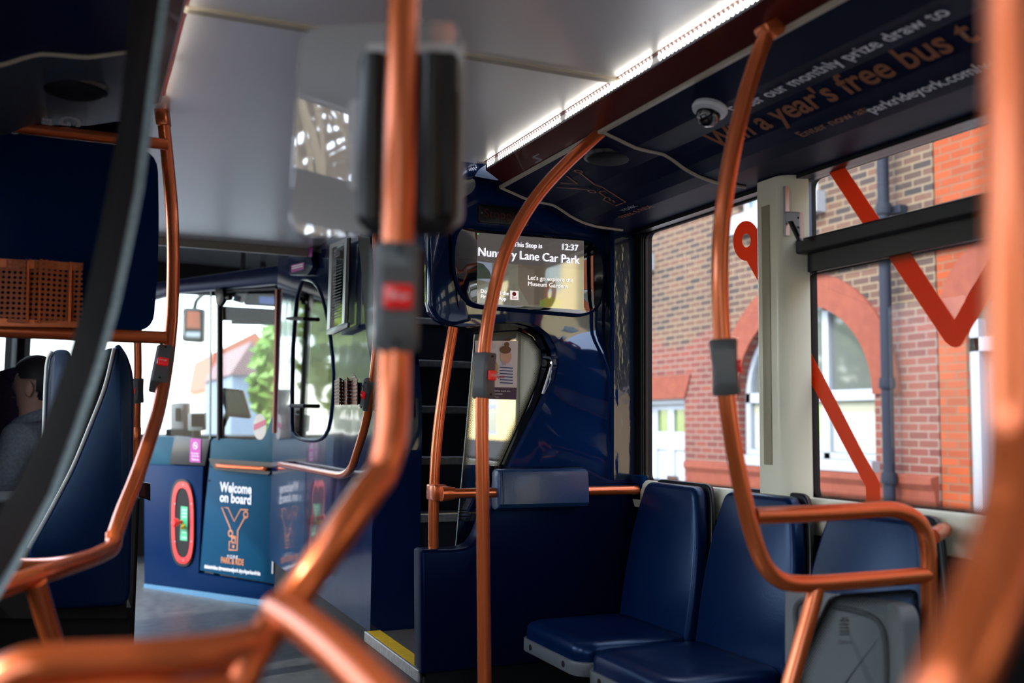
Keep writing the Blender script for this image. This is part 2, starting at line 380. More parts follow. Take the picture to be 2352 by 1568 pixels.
# ================================================================== THE SETTING
XR, XL, YB = 1.787, -.444, 3.06          # inner side walls, stair bulkhead
YF = 8.35                                 # windscreen
struct('floor', box(B(), -.47, 1.83, -4, 8.6, -.03, 0), FLOOR)
struct('ceiling', box(B(), .15, 1.192, -4, 4.86, 1.90, 1.93), CEIL)
bm = B()
for y in (-2.9, -.4, 2.095): box(bm, .156, 1.187, y-.012, y+.012, 1.893, 1.901)
struct('trim_1', bm, BEAD)
struct('trim_2', prism(B(), [(.15, 4.84, 1.93), (.15, 4.845, 1.865), (.15, 4.875, 1.865), (.15, 4.90, 1.93)], (.95, 0, 0)), BEAD)
struct('roof', box(box(box(B(), -.50, 1.87, -4.2, 4.0, 2.42, 2.48), -.50, 1.87, 5.03, 8.7, 2.42, 2.48), -.50, 1.22, 4.0, 5.03, 2.42, 2.48), NAVYM)   # open over the stairs, where the upper deck lets daylight in
# front dome over the cab, a shallow vault of grey lining
bm = B(); n = 12; rows = []
for i in range(n+1):
    t = i/n; y = 4.905 + t*(8.3-4.88); z = 1.935 + .36*math.sin(t*1.35)
    rows.append([bm.verts.new((x, y, z + .03*math.cos((x-.67)*1.3))) for x in (-.45, 0, .35, .67, 1.0, 1.4, 1.79)])
for a, b in zip(rows, rows[1:]):
    for k in range(6): bm.faces.new((a[k], a[k+1], b[k+1], b[k]))
bmesh.ops.solidify(bm, geom=bm.faces[:], thickness=.012)
struct('ceiling_front', bm, DOME, smooth=True)
# ---- side coves: the same profile mirrored about the bus's centre line
PROF = [(1.253,1.836),(1.30,1.822),(1.356,1.805),(1.40,1.801),(1.445,1.797),(1.48,1.782),(1.512,1.765),(1.56,1.748),(1.613,1.738),(1.67,1.736),(1.716,1.735),(1.787,1.731)]
MX = 1.343
def cove(name, mirror, y0, y1):
    bm = B(); P = [((MX-x) if mirror else x, z) for x, z in PROF]
    P2 = P + [(P[-1][0], P[-1][1]+.03), (P[0][0], P[0][1]+.03)]
    prism(bm, [(x, y0, z) for x, z in P2], (0, y1-y0, 0)); return struct(name, bm, COVE)
cove('ceiling_cove_right', False, -4, YB); cove('ceiling_cove_left', True, -4, 2.2)
def _lit_segment():
    o = cove('ceiling_cove_front', True, 2.2, 2.74); o.data.materials.clear(); o.data.materials.append(speckle('window_lit_vinyl', (.035,.048,.062), (.045,.058,.075), 14, .4, .02))  # vinyl lightened here to stand in for daylight from the left window
_lit_segment()
def cove_bead(x_mirror, y, w=.011):
    bm = B(); P = [Vector(((MX-x) if x_mirror else x, y, z-.002)) for x, z in PROF[:-1]]
    return tube(bm, P, w/2, 8, 2)
bm = cove_bead(False, 2.3); b2 = cove_bead(False, 3.0)
me = bpy.data.meshes.new('t'); b2.to_mesh(me); b2.free(); bm.from_mesh(me)
box(bm, 1.247, 1.259, -4, 3.0, 1.831, 1.840); struct('trim_3', bm, BEAD, smooth=True)
bm = cove_bead(True, 2.2); box(bm, MX-1.259, MX-1.247, -4, 2.7, 1.831, 1.840); struct('trim_4', bm, BEAD, smooth=True)
struct('beam_right', prism(B(), [(1.187,-4,1.878),(1.2535,-4,1.839),(1.2535,-4,1.90),(1.187,-4,1.90)], (0, 4+2.97, 0)), MAROON)
struct('beam_left', prism(B(), [(MX-1.187,-4,1.878),(MX-1.2535,-4,1.839),(MX-1.2535,-4,1.90),(MX-1.187,-4,1.90)], (0, 4+2.7, 0)), MAROON)
# light strips: rows of diodes under a ribbed cover along both edges of the ceiling
LED = mat('led_strip', (.8,.8,.8), .4, emit=(1,.95,.86), es=4.0)
N, L = LED.node_tree.nodes, LED.node_tree.links
tc = N.new('ShaderNodeTexCoord'); sp = N.new('ShaderNodeSeparateXYZ'); L.new(tc.outputs['Object'], sp.inputs[0])
def mth(op, a, b):
    n_ = N.new('ShaderNodeMath'); n_.operation = op
    for i, v in enumerate((a, b)):
        if isinstance(v, (int, float)): n_.inputs[i].default_value = v
        else: L.new(v, n_.inputs[i])
    return n_.outputs[0]
w1 = mth('LESS_THAN', mth('FRACT', mth('ADD', mth('MULTIPLY', sp.outputs['Y'], 62), mth('MULTIPLY', sp.outputs['Z'], 60)), 0), .36)
w2 = mth('GREATER_THAN', mth('FRACT', mth('MULTIPLY', sp.outputs['Y'], 2.1), 0), .06)
L.new(mth('ADD', mth('MULTIPLY', mth('MULTIPLY', w1, w2), 9.5), .12), N['Principled BSDF'].inputs['Emission Strength'])
for nm, sx, lab, y1 in (('light_strip', 1, 'long ribbed light strip along the right edge of the ceiling', 2.95), ('light_strip', -1, 'long ribbed light strip along the left edge of the ceiling', 2.70)):
    f = (lambda x: x) if sx > 0 else (lambda x: MX-x)
    t = thing('light_strip', lab, 'light', (f(1.187), 0, 1.89), 'ceiling light strips')
    a, b = sorted((f(1.183), f(1.187)))
    obj('diffuser', box(B(), a, b, -3.9, y1, 1.8815, 1.8975), LED, t)
    a, b = sorted((f(1.173), f(1.187)))
    obj('lip', box(B(), a, b, -3.9, y1, 1.8980, 1.8998), MAROON, t)
    a, b = sorted((f(1.1815), f(1.187)))
    obj('bezel', box(B(), a, b, -3.9, y1, 1.878, 1.8815), STEEL, t)
# ---- right side wall with its windows
ZB, ZT = .862, 1.728
def rect(x, y0, y1, z0, z1, r=.03): return roundpoly([(x, y0, z0), (x, y1, z0), (x, y1, z1), (x, y0, z1)], r, 4)
WINR = [(2.285, 2.995), (.72, 2.140), (-.95, .58), (-2.55, -1.10), (-3.9, -2.7)]
bm = holed(B(), [(XR,-4,0),(XR,8.5,0),(XR,8.5,2.45),(XR,-4,2.45)], [rect(XR, a, b, ZB, ZT) for a, b in WINR] + [rect(XR, 5.95, 7.9, 1.0, 1.95)], (.045, 0, 0))
struct('wall_right', bm, BLACKM)
WINL = ((-3.9,-2.7),(-2.55,-1.1),(-.95,.85),(1.0,2.3),(2.9,4.2))
bm = holed(B(), [(XL,-4,0),(XL,8.5,0),(XL,8.5,2.45),(XL,-4,2.45)], [rect(XL, a, b, ZB, ZT) for a, b in WINL] + [rect(XL, 5.5, 7.7, .05, 2.0)], (-.045, 0, 0))
struct('wall_left', bm, BLACKM)
struct('wall_back', box(B(), XL-.04, XR+.04, -4.06, -4, 0, 2.45), NAVYM)
struct('wall_front', box(box(box(B(), XL-.04, XR+.04, YF, YF+.06, 0, .92), XL-.04, XR+.04, YF, YF+.06, 2.10, 2.45), XL-.04, XL+.05, YF, YF+.06, .92, 2.1), BLACKM)
# lining under the windows: cream ledge, dark panel
bm = B(); P = [(1.787,.868),(1.772,.866),(1.762,.855),(1.757,.83),(1.757,.80),(1.765,.775),(1.787,.77)]
prism(bm, [(x, -3.9, z) for x, z in P], (0, 3.9+3.0, 0)); struct('trim_5', bm, CREAM, smooth=True)
struct('trim_6', box(B(), 1.755, 1.787, -3.9, 3.0, 1.722, 1.752), BLACK)
# cream pillar between the two near windows, with a pressed groove
def pillar(nm, y0, y1):
    bm = prism(B(), roundpoly([(1.787,y1+.02,.86),(1.715,y1,.86),(1.715,y0+.02,.86),(1.735,y0,.86),(1.787,y0-.02,.86)], [.001,.02,.02,.02,.001]), (0,0,.872))
    c = struct(nm, bm, CREAM, smooth=True)
    g = rbox(1.7125, 1.717, (y0+y1)/2-.005, (y0+y1)/2+.03, .95, 1.66, .002); obj('pressed_groove', g, mat('cream_groove', (.36,.32,.21), .45), c, True)
    return c
pillar('pillar_1', 2.135, 2.255)
for i, (a, b) in enumerate(((.585,.70),(-1.08,-.97),(-2.68,-2.57))): pillar(f'pillar_{i+2}', a, b)
# windows
def window(k, y0, y1, hopper=True, side=1):
    x = XR+.012 if side > 0 else XL-.018
    fw = .030
    bm = holed(B(), rect(x-.006, y0-.012, y1+.012, ZB-.012, ZT+.012), [rect(x-.006, y0+.004, y1-.004, ZB+.003, ZT-.004)], (.02, 0, 0))
    f = struct(f'window_{k}', bm, BLACK)
    if hopper:
        z0 = 1.478
        frit_pane('pane', rect(x, y0+.004, y1-.004, ZB+.003, z0-.012), .030, .004, FRITX, f)
        obj('hopper_pane', box(B(), x, x+.004, y0+.012, y1-.012, 1.552, ZT-.01), GLASS, f)
        xa, xb = (XR-.035, XR+.02) if side > 0 else (XL-.02, XL+.035)
        bm = rbox(xa, xb, y0-.025, y1+.03, 1.515, 1.556, .006); box(bm, (XR-.006 if side > 0 else XL-.02), (XR+.02 if side > 0 else XL+.006), y0+.002, y1-.002, 1.467, 1.516)
        obj('transom', bm, BLACK, f)
        bm = B()
        for y in (y0+.006, y1-.010): box(bm, x-.012, x+.006, y-.004, y+.010, 1.556, ZT)
        obj('hopper_frame', bm, mat('blue_steel_edge', (.10,.17,.26), .3, .6), f)
    else: frit_pane('pane', rect(x, y0+.004, y1-.004, ZB+.003, ZT-.004), .018, .004, FRITX, f)
    return f
w1 = window(1, *WINR[0], hopper=False); w2 = window(2, *WINR[1])
for k, w in enumerate(WINR[2:]): window(3+k, *w)
for k, w in enumerate(WINL[:4]): window(6+k, *w, side=-1)
f = struct('window_10', holed(B(), [(XL+.05,YF+.01,.92),(XR,YF+.01,.92),(XR,YF+.01,2.1),(XL+.05,YF+.01,2.1)], [[(XL+.09,YF+.01,.95),(XR-.04,YF+.01,.95),(XR-.04,YF+.01,2.07),(XL+.09,YF+.01,2.07)]], (0,.02,0)), BLACK)
obj('pane', box(B(), XL+.05, XR, YF+.015, YF+.02, .92, 2.1), GLASS, f)
# orange route line printed on the two near windows
XV = XR+.0095
def vin(pts, parent, hole=None):
    P = [Xp(x, y, XV) for x, y in pts]
    H = [[Xp(x, y, XV) for x, y in h] for h in (hole or [])]
    o = obj('route_line_decal', holed(B(), P, H, (.001, 0, 0)), VINYL, parent); o['label'] = 'orange route line printed on the glass'
def oval(cx, cy, rx, ry, k=24, a0=0, a1=360): return [(cx+rx*math.cos(math.radians(a0+(a1-a0)*i/k)), cy+ry*math.sin(math.radians(a0+(a1-a0)*i/k))) for i in range(k if a1-a0 >= 360 else k+1)]
vin(oval(1714, 553, 30, 46, 26, 88, 393) + [(1768, 628), (1768, 694)], w1, [oval(1714, 552, 10, 16)])
vin([(1846,780),(1906,893),(1985,1046),(2012,1092),(2021,1112),(2021,1175),(1989,1172),(1989,1119),(1846,848)], w2)
vin([(1900,390),(1938,380),(2024,508),(1985,519)], w2)
vin([(2036,584),(2085,572),(2192,734),(2284,570),(2330,585),(2216,778),(2205,795),(2195,798),(2184,795),(2170,784)], w2)
# ---- stair bulkhead across the bus, with the big cut-out over the stairs
def YB_(px, py, y=YB+.04): return Yp(px, py, y)
yb = YB+.04
outer = [YB_(1398,1120), YB_(1398,470), Vector((1.70,yb,1.86)), Vector((1.0,yb,1.90)), YB_(1062,400), YB_(986,420)]
edge = [(986,690),(992,715),(1006,733),(1030,745),(1060,750),(1110,745),(1160,738),(1200,738),(1235,747),(1262,768),(1278,800),(1281,838),(1272,876),(1250,930),(1215,1003),(1180,1075),(1150,1130)]
bm = prism(B(), outer + [YB_(x, y) for x, y in edge] + [YB_(1160,1160), YB_(1398,1160)], (0,.05,0))
bmesh.ops.triangulate(bm, faces=bm.faces[:])
for k in range(1, 22): bmesh.ops.bisect_plane(bm, geom=bm.verts[:]+bm.edges[:]+bm.faces[:], plane_co=(1.38+.018*k,0,0), plane_no=(1,0,0))
for k in range(1, 26): bmesh.ops.bisect_plane(bm, geom=bm.verts[:]+bm.edges[:]+bm.faces[:], plane_co=(0,0,.80+.026*k), plane_no=(0,0,1))
def sstep(a, b, x): x = max(0, min(1, (x-a)/(b-a))); return x*x*(3-2*x)
for v in bm.verts:                      # the moulding swells towards the window below the display
    k = 1-sstep(1.22, 1.40, v.co.z)
    rip = .005*math.sin(v.co.z*26+v.co.x*9)
    v.co.y -= k*(.28*max(0, v.co.x-1.29)**1.08 - .049 + rip*sstep(1.42, 1.52, v.co.x))
struct('bulkhead_wall', bm, mat('bulkhead_navy_gloss', (.003,.020,.10), .09, 0, 1.0, .3, bump=(2.2,.15,2,.02), tint=(.2,.4,1), cior=1.7), smooth=True)
low = [(968,1268),(975,1262),(1040,1262),(1070,1258),(1088,1248),(1100,1230),(1116,1190),(1140,1140),(1168,1086),(1180,1075),(1340,1072),(1400,1100)]
P = [Yp(x, y, YB-.05) for x, y in low] + [Vector((1.787,YB-.05,.862)), Vector((1.787,YB-.05,.275)), Vector((1.012,YB-.05,.275))]
bm = prism(B(), P, (0,.088,0), .012, 3); struct('wall_stair', bm, NAVYM, smooth=True)
struct('baseboard_stair', box(B(), 1.03, 1.787, YB-.035, YB+.03, 0, .275), BLACKM)
# right-hand strip of wrinkled dark film beside the window, and its corner rib
struct('trim_7', box(B(), *(lambda a, b: (a.x, b.x))(Yp(1405,800,3.04), Yp(1463,800,3.04)), 3.035, 3.09, .86, 1.735), mat('wrinkled_film', (.010,.018,.04), .12, 0, .9, bump=((26,26,9), .35, 3, .004)))
a = Yp(1399,800,3.03).x
struct('trim_8', tube(B(), [(a+.008,3.022,.29),(a+.008,3.022,1.736)], .007, 8, 0), NAVYF)
# reveal: black surround between bulkhead and the stair glass
ri = [(1092,762),(1190,757),(1222,772),(1243,800),(1246,838),(1236,880),(1205,950),(1168,1030),(1135,1105),(1110,1170)]
ro = [(1070,752),(1200,740),(1240,752),(1268,778),(1279,815),(1276,860),(1252,925),(1215,1003),(1170,1095),(1128,1172)]
struct('trim_9', prism(B(), [Yp(x, y, 3.165) for x, y in ro + ri[::-1]], (0,.03,0)), BLACKG)
obj_ = struct('trim_10', tube(B(), [Yp(x, y, 3.15) for x, y in ((1246,822),(1262,822),(1268,832),(1262,858),(1247,905))], .006, 8, 4), CHROME, smooth=True)
# ---- cab side wall: glossy navy, with a dark window let into it
XC = 1.03
P = [(5.83,.275),(5.83,2.36),(4.86,2.2),(4.86,1.905),(3.99,1.905),(3.94,1.78),(3.88,1.62),(3.80,1.45),(3.73,1.28),(3.69,1.15),(3.68,.95),(3.68,.275)]
wpx = [(694,642),(712,643),(731,660),(748,710),(760,780),(767,860),(764,930),(755,985),(738,1008),(715,1012),(690,1008),(675,996),(670,970),(672,800),(682,680)]
wh = [Xp(x, y, XC) for x, y in wpx]
bm = holed(B(), [(XC, y, z) for y, z in P], [wh], (.19, 0, 0)); struct('wall_cab', bm, NAVY)
struct('baseboard_cab', box(B(), 1.06, 1.2, 3.70, 5.80, 0, .275), BLACKM)
f = struct('window_11', tube(B(), wh, .009, 8, 2, closed=True), NAVYF, smooth=True)
obj('pane', prism(B(), [p+Vector((.003,0,0)) for p in wh], (.005,0,0)), DARKG, f)
# black edging strip curving down the end of the cab wall
px = [((822,540),(850,545)),((832,640),(856,640)),((838,740),(861,735)),((846,800),(866,800)),((856,850),(870,850)),((862,895),(872,890))]
struct('trim_11', prism(B(), [Xp(*a, XC-.012) for a, b in px] + [Xp(*b, XC-.012) for a, b in px[::-1]], (.012,0,0)), BLACKM)
# ---- cab door across the corner
DP0 = Vector((1.045,5.838,0)); DU = Vector((.534,-.845,0)).normalized(); DN = Vector((-.845,-.534,0)).normalized()
def D(px, py, off=0): return PL(px, py, DP0+DN*off, DN)
d = struct('door_1', prism(B(), [D(*p) for p in ((486,1010),(640,1008),(638,1180),(632,1342),(458,1310),(470,1160))], -DN*.04, .008, 2), DOORB, smooth=True)
obj('door_frame', tube(tube(B(), [D(505,665), D(505,1010)], .019, 8, 0), [D(505,668), D(636,662), ], .012, 8, 0), BLACK, d)
obj('door_panel_top', prism(B(), [D(x, y, .012) for x, y in ((484,1012),(490,1006),(600,1010),(606,1005),(622,960),(640,940),(640,1085),(480,1072))], -DN*.02, .006, 2), mat('teal_grey_panel', (.014,.060,.095), .40, 0, .0, .10, tint=(.3,.8,1)), d, True)
obj('handle_recess', prism(B(), roundpoly([D(x, y, .014) for x, y in ((478,1052),(628,1062),(618,1090),(492,1078))], .02), -DN*.004), BLACK, d)
h = obj('door_handle', tube(B(), [D(498,1068,.01), D(500,1069,.045), D(520,1071,.05), D(590,1075,.05), D(610,1077,.045), D(613,1077,.01)], .013, 10, 3), ORANGE, d, True); h['label'] = 'copper coloured door handle'
obj('glazing', prism(B(), [D(x, y, -.01) for x, y in ((513,666),(634,662),(634,990),(622,1000),(600,1008),(513,1006))], -DN*.006), CABG, d)
obj('hinge', frame_box(D(628,1287,.006), DU, DN, (0,0,1), .008, .006, .075), STEEL, d)
WD = lambda s, a, b, nm, m, **k: text(s, D(*a, .001), D(*b, .001), DN, m, d, nm, **k)
WD('Welcome', (505,1128), (578,1134), 'welcome_lettering', WHITE, height=.058, bold=.03)
WD('on board', (505,1151), (577,1158), 'welcome_lettering', WHITE, height=.056, bold=.03)
WD('YORK', (522,1281), (547,1283), 'york_lettering', WHITE, height=.020, spacing=1.5)
WD('PARK & RIDE', (508,1292), (560,1298), 'park_and_ride_lettering', COPPERT, height=.036, bold=.02)
WD('#electricbus #greentravelyork #yorkparkandride', (470,1304), (598,1321), 'hashtag_lettering', WHITE, height=.024, bold=.02)
q = lambda x, y: D(480+x/6.03, 1080+y/6.03)
bm = B()
for l in ([(545,548),(442,540),(352,705),(268,518),(180,510),(300,805),(302,850)], [(510,630),(402,830),(392,1105),(280,1098),(287,982),(318,985),(322,912),(370,914),(368,1015),(340,990),(322,1010)], [(322,935),(370,940)], [(325,1045),(355,1047)], [(325,1060),(355,1062)]):
    ribbon(bm, [q(*p) for p in l], .009, DN, .002)
for c in ((302,870),(512,613)): ribbon(bm, ring_pts(q(*c), DU, Vector((0,0,1)), .018), .009, DN, .002)
obj('logo', bm, COPPERT, d)
obj('keyhole', lathe(B(), [(.008,0),(.008,.002)], D(481,1103), DN, 12), BLACKM, d)
# panel left of the door, the plinth under both, and ledges above it
P = [D(x, y) for x, y in ((330,1066),(466,1070),(456,1316),(634,1346),(634,1385),(330,1340))]
struct('wall_cab_front', prism(B(), P, -DN*.05, .01, 2), NAVYF, smooth=True)
struct('baseboard_front', prism(B(), [D(x, y, .006) for x, y in ((330,1340),(634,1382),(634,1396),(330,1352))], -DN*.03), mat('blue_kick_strip', (.05,.16,.28), .4))
struct('trim_12', prism(B(), [D(x, y, -.03) for x, y in ((330,1000),(398,1002),(445,1018),(466,1030),(466,1072),(330,1068))], -DN*.10, .012, 2), mat('teal_grey_panel'), smooth=True)
struct('trim_13', prism(B(), [D(x, y, .0) for x, y in ((400,1000),(482,1008),(470,1070),(388,1066))], -DN*.028, .008, 2), BLACK, smooth=True)
struct('window_12', prism(B(), [D(x, y, -.012) for x, y in ((392,672),(486,670),(484,1008),(392,1004))], -DN*.006), CABG)
struct('trim_14', prism(B(), [D(x, y, -.012) for x, y in ((484,670),(487,670),(485,1008),(482,1008))], DN*.006), mat('glass_edge', (.04,.14,.13), .2))
struct('beam_cab', prism(B(), [D(x, y, .02) for x, y in ((330,652),(400,642),(488,629),(655,606),(655,650),(640,652),(620,652),(492,664),(400,672),(330,690))], -DN*.07, .012, 2), NAVYM, smooth=True)
struct('wall_cab_upper', prism(B(), [D(x, y, .0) for x, y in ((634,652),(662,600),(662,500),(700,1010),(640,1010),(634,1000))][:0] or [D(630,655), D(652,650), D(652,1012), D(630,1012)], -DN*.03), NAVYF)
struct('dashboard', box(box(B(), .47, 1.78, 7.2, YF, .6, .95), .47, .9, 6.95, 7.2, .6, .9), BLACKM)
# ---- staircase
ys = [3.09, 3.66, 3.70, 3.93, 4.15, 4.37, 4.59, 4.81]; zs = [.28, .49, .70, .912, 1.125, 1.34, 1.56, 1.78]
SXL, SXR = 1.222, 1.735
st = thing('staircase', 'dark staircase with worn metal nosings climbing behind the bulkhead', 'staircase', (1.4, 3.4, 0))
DARKR = mat('riser_navy', (.004,.007,.018), .55); TREAD = speckle('tread_rubber', (.035,.035,.04), (.06,.06,.062), 90, .7, .2)
s = obj('step', box(box(B(), 1.012, 1.735, 3.09, 3.66, .26, .28), 1.022, 1.05, 3.035, 3.675, .0, .26), TREAD, st)
obj('nosing', rbox(1.006, 1.016, 3.035, 3.672, .245, .283, .003, 2), ALU, s); obj('grip_strip', box(B(), 1.016, 1.065, 3.045, 3.668, .28, .283), YELLOW, s)
for k in range(1, 7):
    x0 = SXL if k > 1 else 1.14
    y1 = ys[k+1] if k > 1 else 3.74
    if k == 1:
        s = obj('step', box(box(B(), SXL, SXR, 3.66, 3.675, .28, .47), SXL, SXR, 3.66, 3.72, .47, .49), DARKR, st)
        obj('nosing', rbox(SXL, SXR, 3.652, 3.662, .462, .493, .003, 2), ALU, s); obj('grip_strip', box(B(), SXL, SXR, 3.662, 3.70, .49, .4925), YELLOW, s)
    else:
        s = obj('step', box(box(B(), SXL, SXR, ys[k], ys[k]+.015, zs[k-1], zs[k]-.02), SXL, SXR, ys[k], y1+.014, zs[k]-.02, zs[k]), DARKR, st)
        obj('nosing', rbox(SXL, SXR, ys[k]-.009, ys[k]+.001, zs[k]-.028, zs[k]+.003, .003, 2), ALU, s)
        obj('grip_strip', box(B(), SXL, SXR, ys[k]+.001, ys[k]+.03, zs[k], zs[k]+.0025), YELLOW if k == 2 else DARKR, s)
obj('stringer', box(box(B(), 1.735, 1.765, 3.15, 5.0, 0, 2.4), SXL, SXR, 5.0, 5.03, 1.5, 2.4), mat('stairwell_lining', (.006,.009,.02), .3, 0, .4), st)
# glass screen beside the stairs
t = thing('stair_glass_screen', 'clear glass screen with dotted border beside the stairs, poster on it', 'glass screen', tuple(Yp(1060,1260,3.14)))
gp = [(1090,768),(1190,760),(1220,774),(1240,802),(1243,838),(1233,880),(1200,955),(1165,1032),(1130,1108),(1112,1168),(1100,1205),(1085,1238),(1046,1262)]
GN = Vector((-math.sin(math.radians(2.3)), -math.cos(math.radians(2.3)), 0)); G0 = Vector((1.25, 3.147, 1))
frit_pane('pane', [PL(x, y, G0, GN) for x, y in gp[::-1]], .035, .006, FRITY, t)
obj('pane_edge', tube(B(), [Yp(1090,768,3.143), Yp(1046,1262,3.143)], .002, 6, 0), mat('bright_glass_edge', (.35,.45,.45), .1), t)
nY = Vector((0,-1,0))
m_ = text('Optare', Yp(1052,1197,3.14), Yp(1077,1197,3.14), nY, BLACKM, t, 'maker_lettering')
bm = B()
for y in (1172, 1178, 1186): ribbon(bm, [Yp(1052,y,3.14), Yp(1076,y,3.14)], .002, nY)
obj('maker_mark', bm, BLACKM, t)
# ================================================================== THINGS
# poster on the stair glass: a child drinking, in flat print
Yq = 3.138
def pp(x, y, o=0): return PL(x, y, G0+GN*(.004+o), GN)
t = thing('poster', 'small printed poster of a child with a cup, stuck on stair glass', 'poster', tuple(pp(1140,917)))
def flat(nm, pts, m, o, par=None): return obj(nm, prism(B(), [pp(x, y, o) for x, y in pts], (0,.0006,0)), m, par or t)
flat('paper', [(1091,782),(1190,783),(1186,918),(1090,915)], mat('pale_print', (.92,.90,.88), .5), .001)
flat('footer_band', [(1091,888),(1187,890),(1186,917),(1090,914)], PURPLE, .002)
flat('shirt', [(1146,838),(1155,830),(1170,834),(1178,842),(1179,880),(1158,884),(1147,872)], mat('shirt_print', (.82,.84,.95), .5), .002)
bm = B()
for y in range(842, 884, 7): prism(bm, [pp(1148,y,.003), pp(1178,y+2,.003), pp(1178,y+4.5,.003), pp(1148,y+2.5,.003)], (0,.0006,0))
obj('shirt_stripes', bm, mat('stripe_print', (.08,.10,.28), .5), t)
flat('face', oval(1162,818,13,17,18), mat('face_print', (.86,.55,.38), .5), .003)
flat('hair', oval(1161,803,13,9,16) , mat('hair_print', (.22,.10,.045), .5), .0045)
flat('hair_bun', oval(1164,791,6,6,12), mat('hair_print'), .0045)
flat('cup', [(1153,828),(1163,829),(1162,838),(1155,838)], mat('cup_print', (.72,.50,.56), .5), .005)
flat('toy', oval(1138,845,6,15,12), mat('toy_print', (.68,.50,.22), .5), .0025)
TP = lambda s, a, b, m, **k: text(s, pp(*a, .004), pp(*b, .004), nY, m, t, 'lettering', **k)
TP('ad', (1126,800), (1138,800), WHITE, bold=.03); TP('es', (1125,815), (1134,815), WHITE, bold=.03); TP("s'", (1128,828), (1136,828), WHITE, bold=.03)
TP('our', (1133,859), (1144,859), PURPLE, bold=.02); TP('respect', (1133,867), (1158,868), mat('red_print', (.55,.03,.05), .5), bold=.02)
TP('titled to work in a', (1130,899), (1172,900), WHITE, bold=.02); TP('vironment', (1130,906), (1154,906), WHITE, bold=.02); TP('York', (1136,913), (1146,913), WHITE, bold=.02)
# ---- passenger display in the bulkhead
t = thing('display_screen', 'black oval-ended passenger display showing the next stop and time', 'display', tuple(Yp(1215,725,YB)))
Ys = YB+.022
bez = [(1062,520),(1345,546),(1370,558),(1386,590),(1390,640),(1382,690),(1368,712),(1340,724),(1098,703),(1070,690),(1052,660),(1042,615),(1043,565),(1050,535)]
P = roundpoly([Yp(x, y, Ys) for x, y in bez], .05, 3)
obj('bezel', prism(B(), P, (0,.03,0), .006, 2), MONG, t, True)
obj('rim', tube(B(), [p+Vector((0,.004,0)) for p in P], .0055, 8, 1, closed=True), NAVYF, t, True)
sx = lambda x, y, o=0: Yp(x, y, Ys-.001-o)
def scr(nm, pts, col, e, o): return obj(nm, prism(B(), [sx(x, y, o) for x, y in pts], (0,.0006,0)), mat('lit_'+nm, (.02,.02,.02), .06, 0, 1., emit=col, es=e, cior=2.5), t)
scr('screen_panel', [(1096,534),(1341,553),(1341,712),(1096,696)], (.080,.070,.066), .6, .0003)
scr('screen_picture', [(1096,600),(1341,620),(1341,712),(1096,696)], (.14,.13,.10), .55, .0010)
scr('picture_sky', [(1096,600),(1130,604),(1130,650),(1096,640)], (.20,.23,.30), .6, .0017)
scr('picture_tree', [(1096,602),(1110,606),(1124,622),(1130,640),(1096,640)], (.03,.045,.03), .5, .0023)
scr('picture_ruin', [(1190,606),(1262,614),(1262,700),(1215,700),(1190,655)], (.10,.075,.055), .6, .0017)
scr('picture_lawn', [(1240,690),(1262,680),(1290,690),(1290,708),(1240,704)], (.12,.16,.03), .6, .0023)
LW = mat('lit_white', (.5,.5,.5), .4, emit=(.80,.80,.95), es=1.0); LG = mat('lit_pale', (.3,.3,.3), .4, emit=(.55,.52,.5), es=1.0)
TS = lambda s, a, b, m=LW, **k: text(s, sx(*a, .003), sx(*b, .003), nY, m, t, 'lettering', **k)
TS('This Stop is', (1180,566), (1245,570)); TS('12:37', (1292,573), (1328,576)); TS('Nunnery Lane Car Park', (1099,587), (1331,606), height=.030)
TS("Let's go explore the", (1213,642), (1316,648), LG); TS('Museum Gardens', (1213,656), (1304,662), LG)
TS('Download the', (1104,672), (1168,678), LG, bold=.02); TS('First Bus App', (1104,684), (1162,690), LG, bold=.02)
scr('app_badge', [(1172,667),(1191,668),(1191,689),(1172,688)], (.62,.56,.54), .8, .003)
obj('app_mark', lathe(B(), [(.0075,0),(.0075,.0006)], sx(1181,675,.004), nY, 14), mat('red_print'), t); TS('Bus', (1176,686), (1187,686.5), mat('red_print'))
obj('status_light', lathe(B(), [(.0015,0),(.0015,.001)], sx(1098,537,.002), nY, 8), mat('green_led', (.1,.4,.1), .4, emit=(.1,1,.1), es=.8), t)
# nacelle left of the display
P = roundpoly([Yp(x, y, YB+.03) for x, y in ((986,480),(1036,470),(1040,640),(1060,708),(1090,735),(1040,748),(1004,735),(986,700))], .02, 3)
struct('trim_15', prism(B(), P, (0,.05,0), .012, 3), NAVY, smooth=True)
# stopping sign
t = thing('stopping_sign', 'unlit dark sign with dim red lettering above the display screen', 'sign', tuple(Yp(1160,510,YB+.03)))
obj('sign_case', prism(B(), roundpoly([Yp(x, y, YB+.025) for x, y in ((1100,468),(1216,480),(1216,520),(1100,510))], .012), (0,.02,0), .003, 2), BLACK, t, True)
text('Stopping', Yp(1112,498,YB+.024), Yp(1206,508,YB+.024), nY, REDDIM, t, 'lettering', height=.030)
obj('screw', lathe(B(), [(.004,0),(.003,.003)], Yp(1106,489,YB+.025), nY, 10), STEEL, t)
# rounded navy hood at the head of the stairs
t = thing('stairhead_hood', 'glossy navy rounded hood hanging under the ceiling beside the light strip', 'hood', tuple(Yp(1080,380,3.0)))
obj('hood_shell', prism(B(), roundpoly([Yp(x, y, 2.98) for x, y in ((1040,352),(1112,361),(1116,376),(1098,392),(1088,410),(1040,412))], .012), (0,.25,0), .006, 2), NAVY, t, True)
obj('underside_lens', prism(B(), roundpoly([Yp(x, y, 2.99) for x, y in ((1040,408),(1092,410),(1094,428),(1082,445),(1040,460))], .015), (0,.2,0), .004, 2), GREY, t, True)
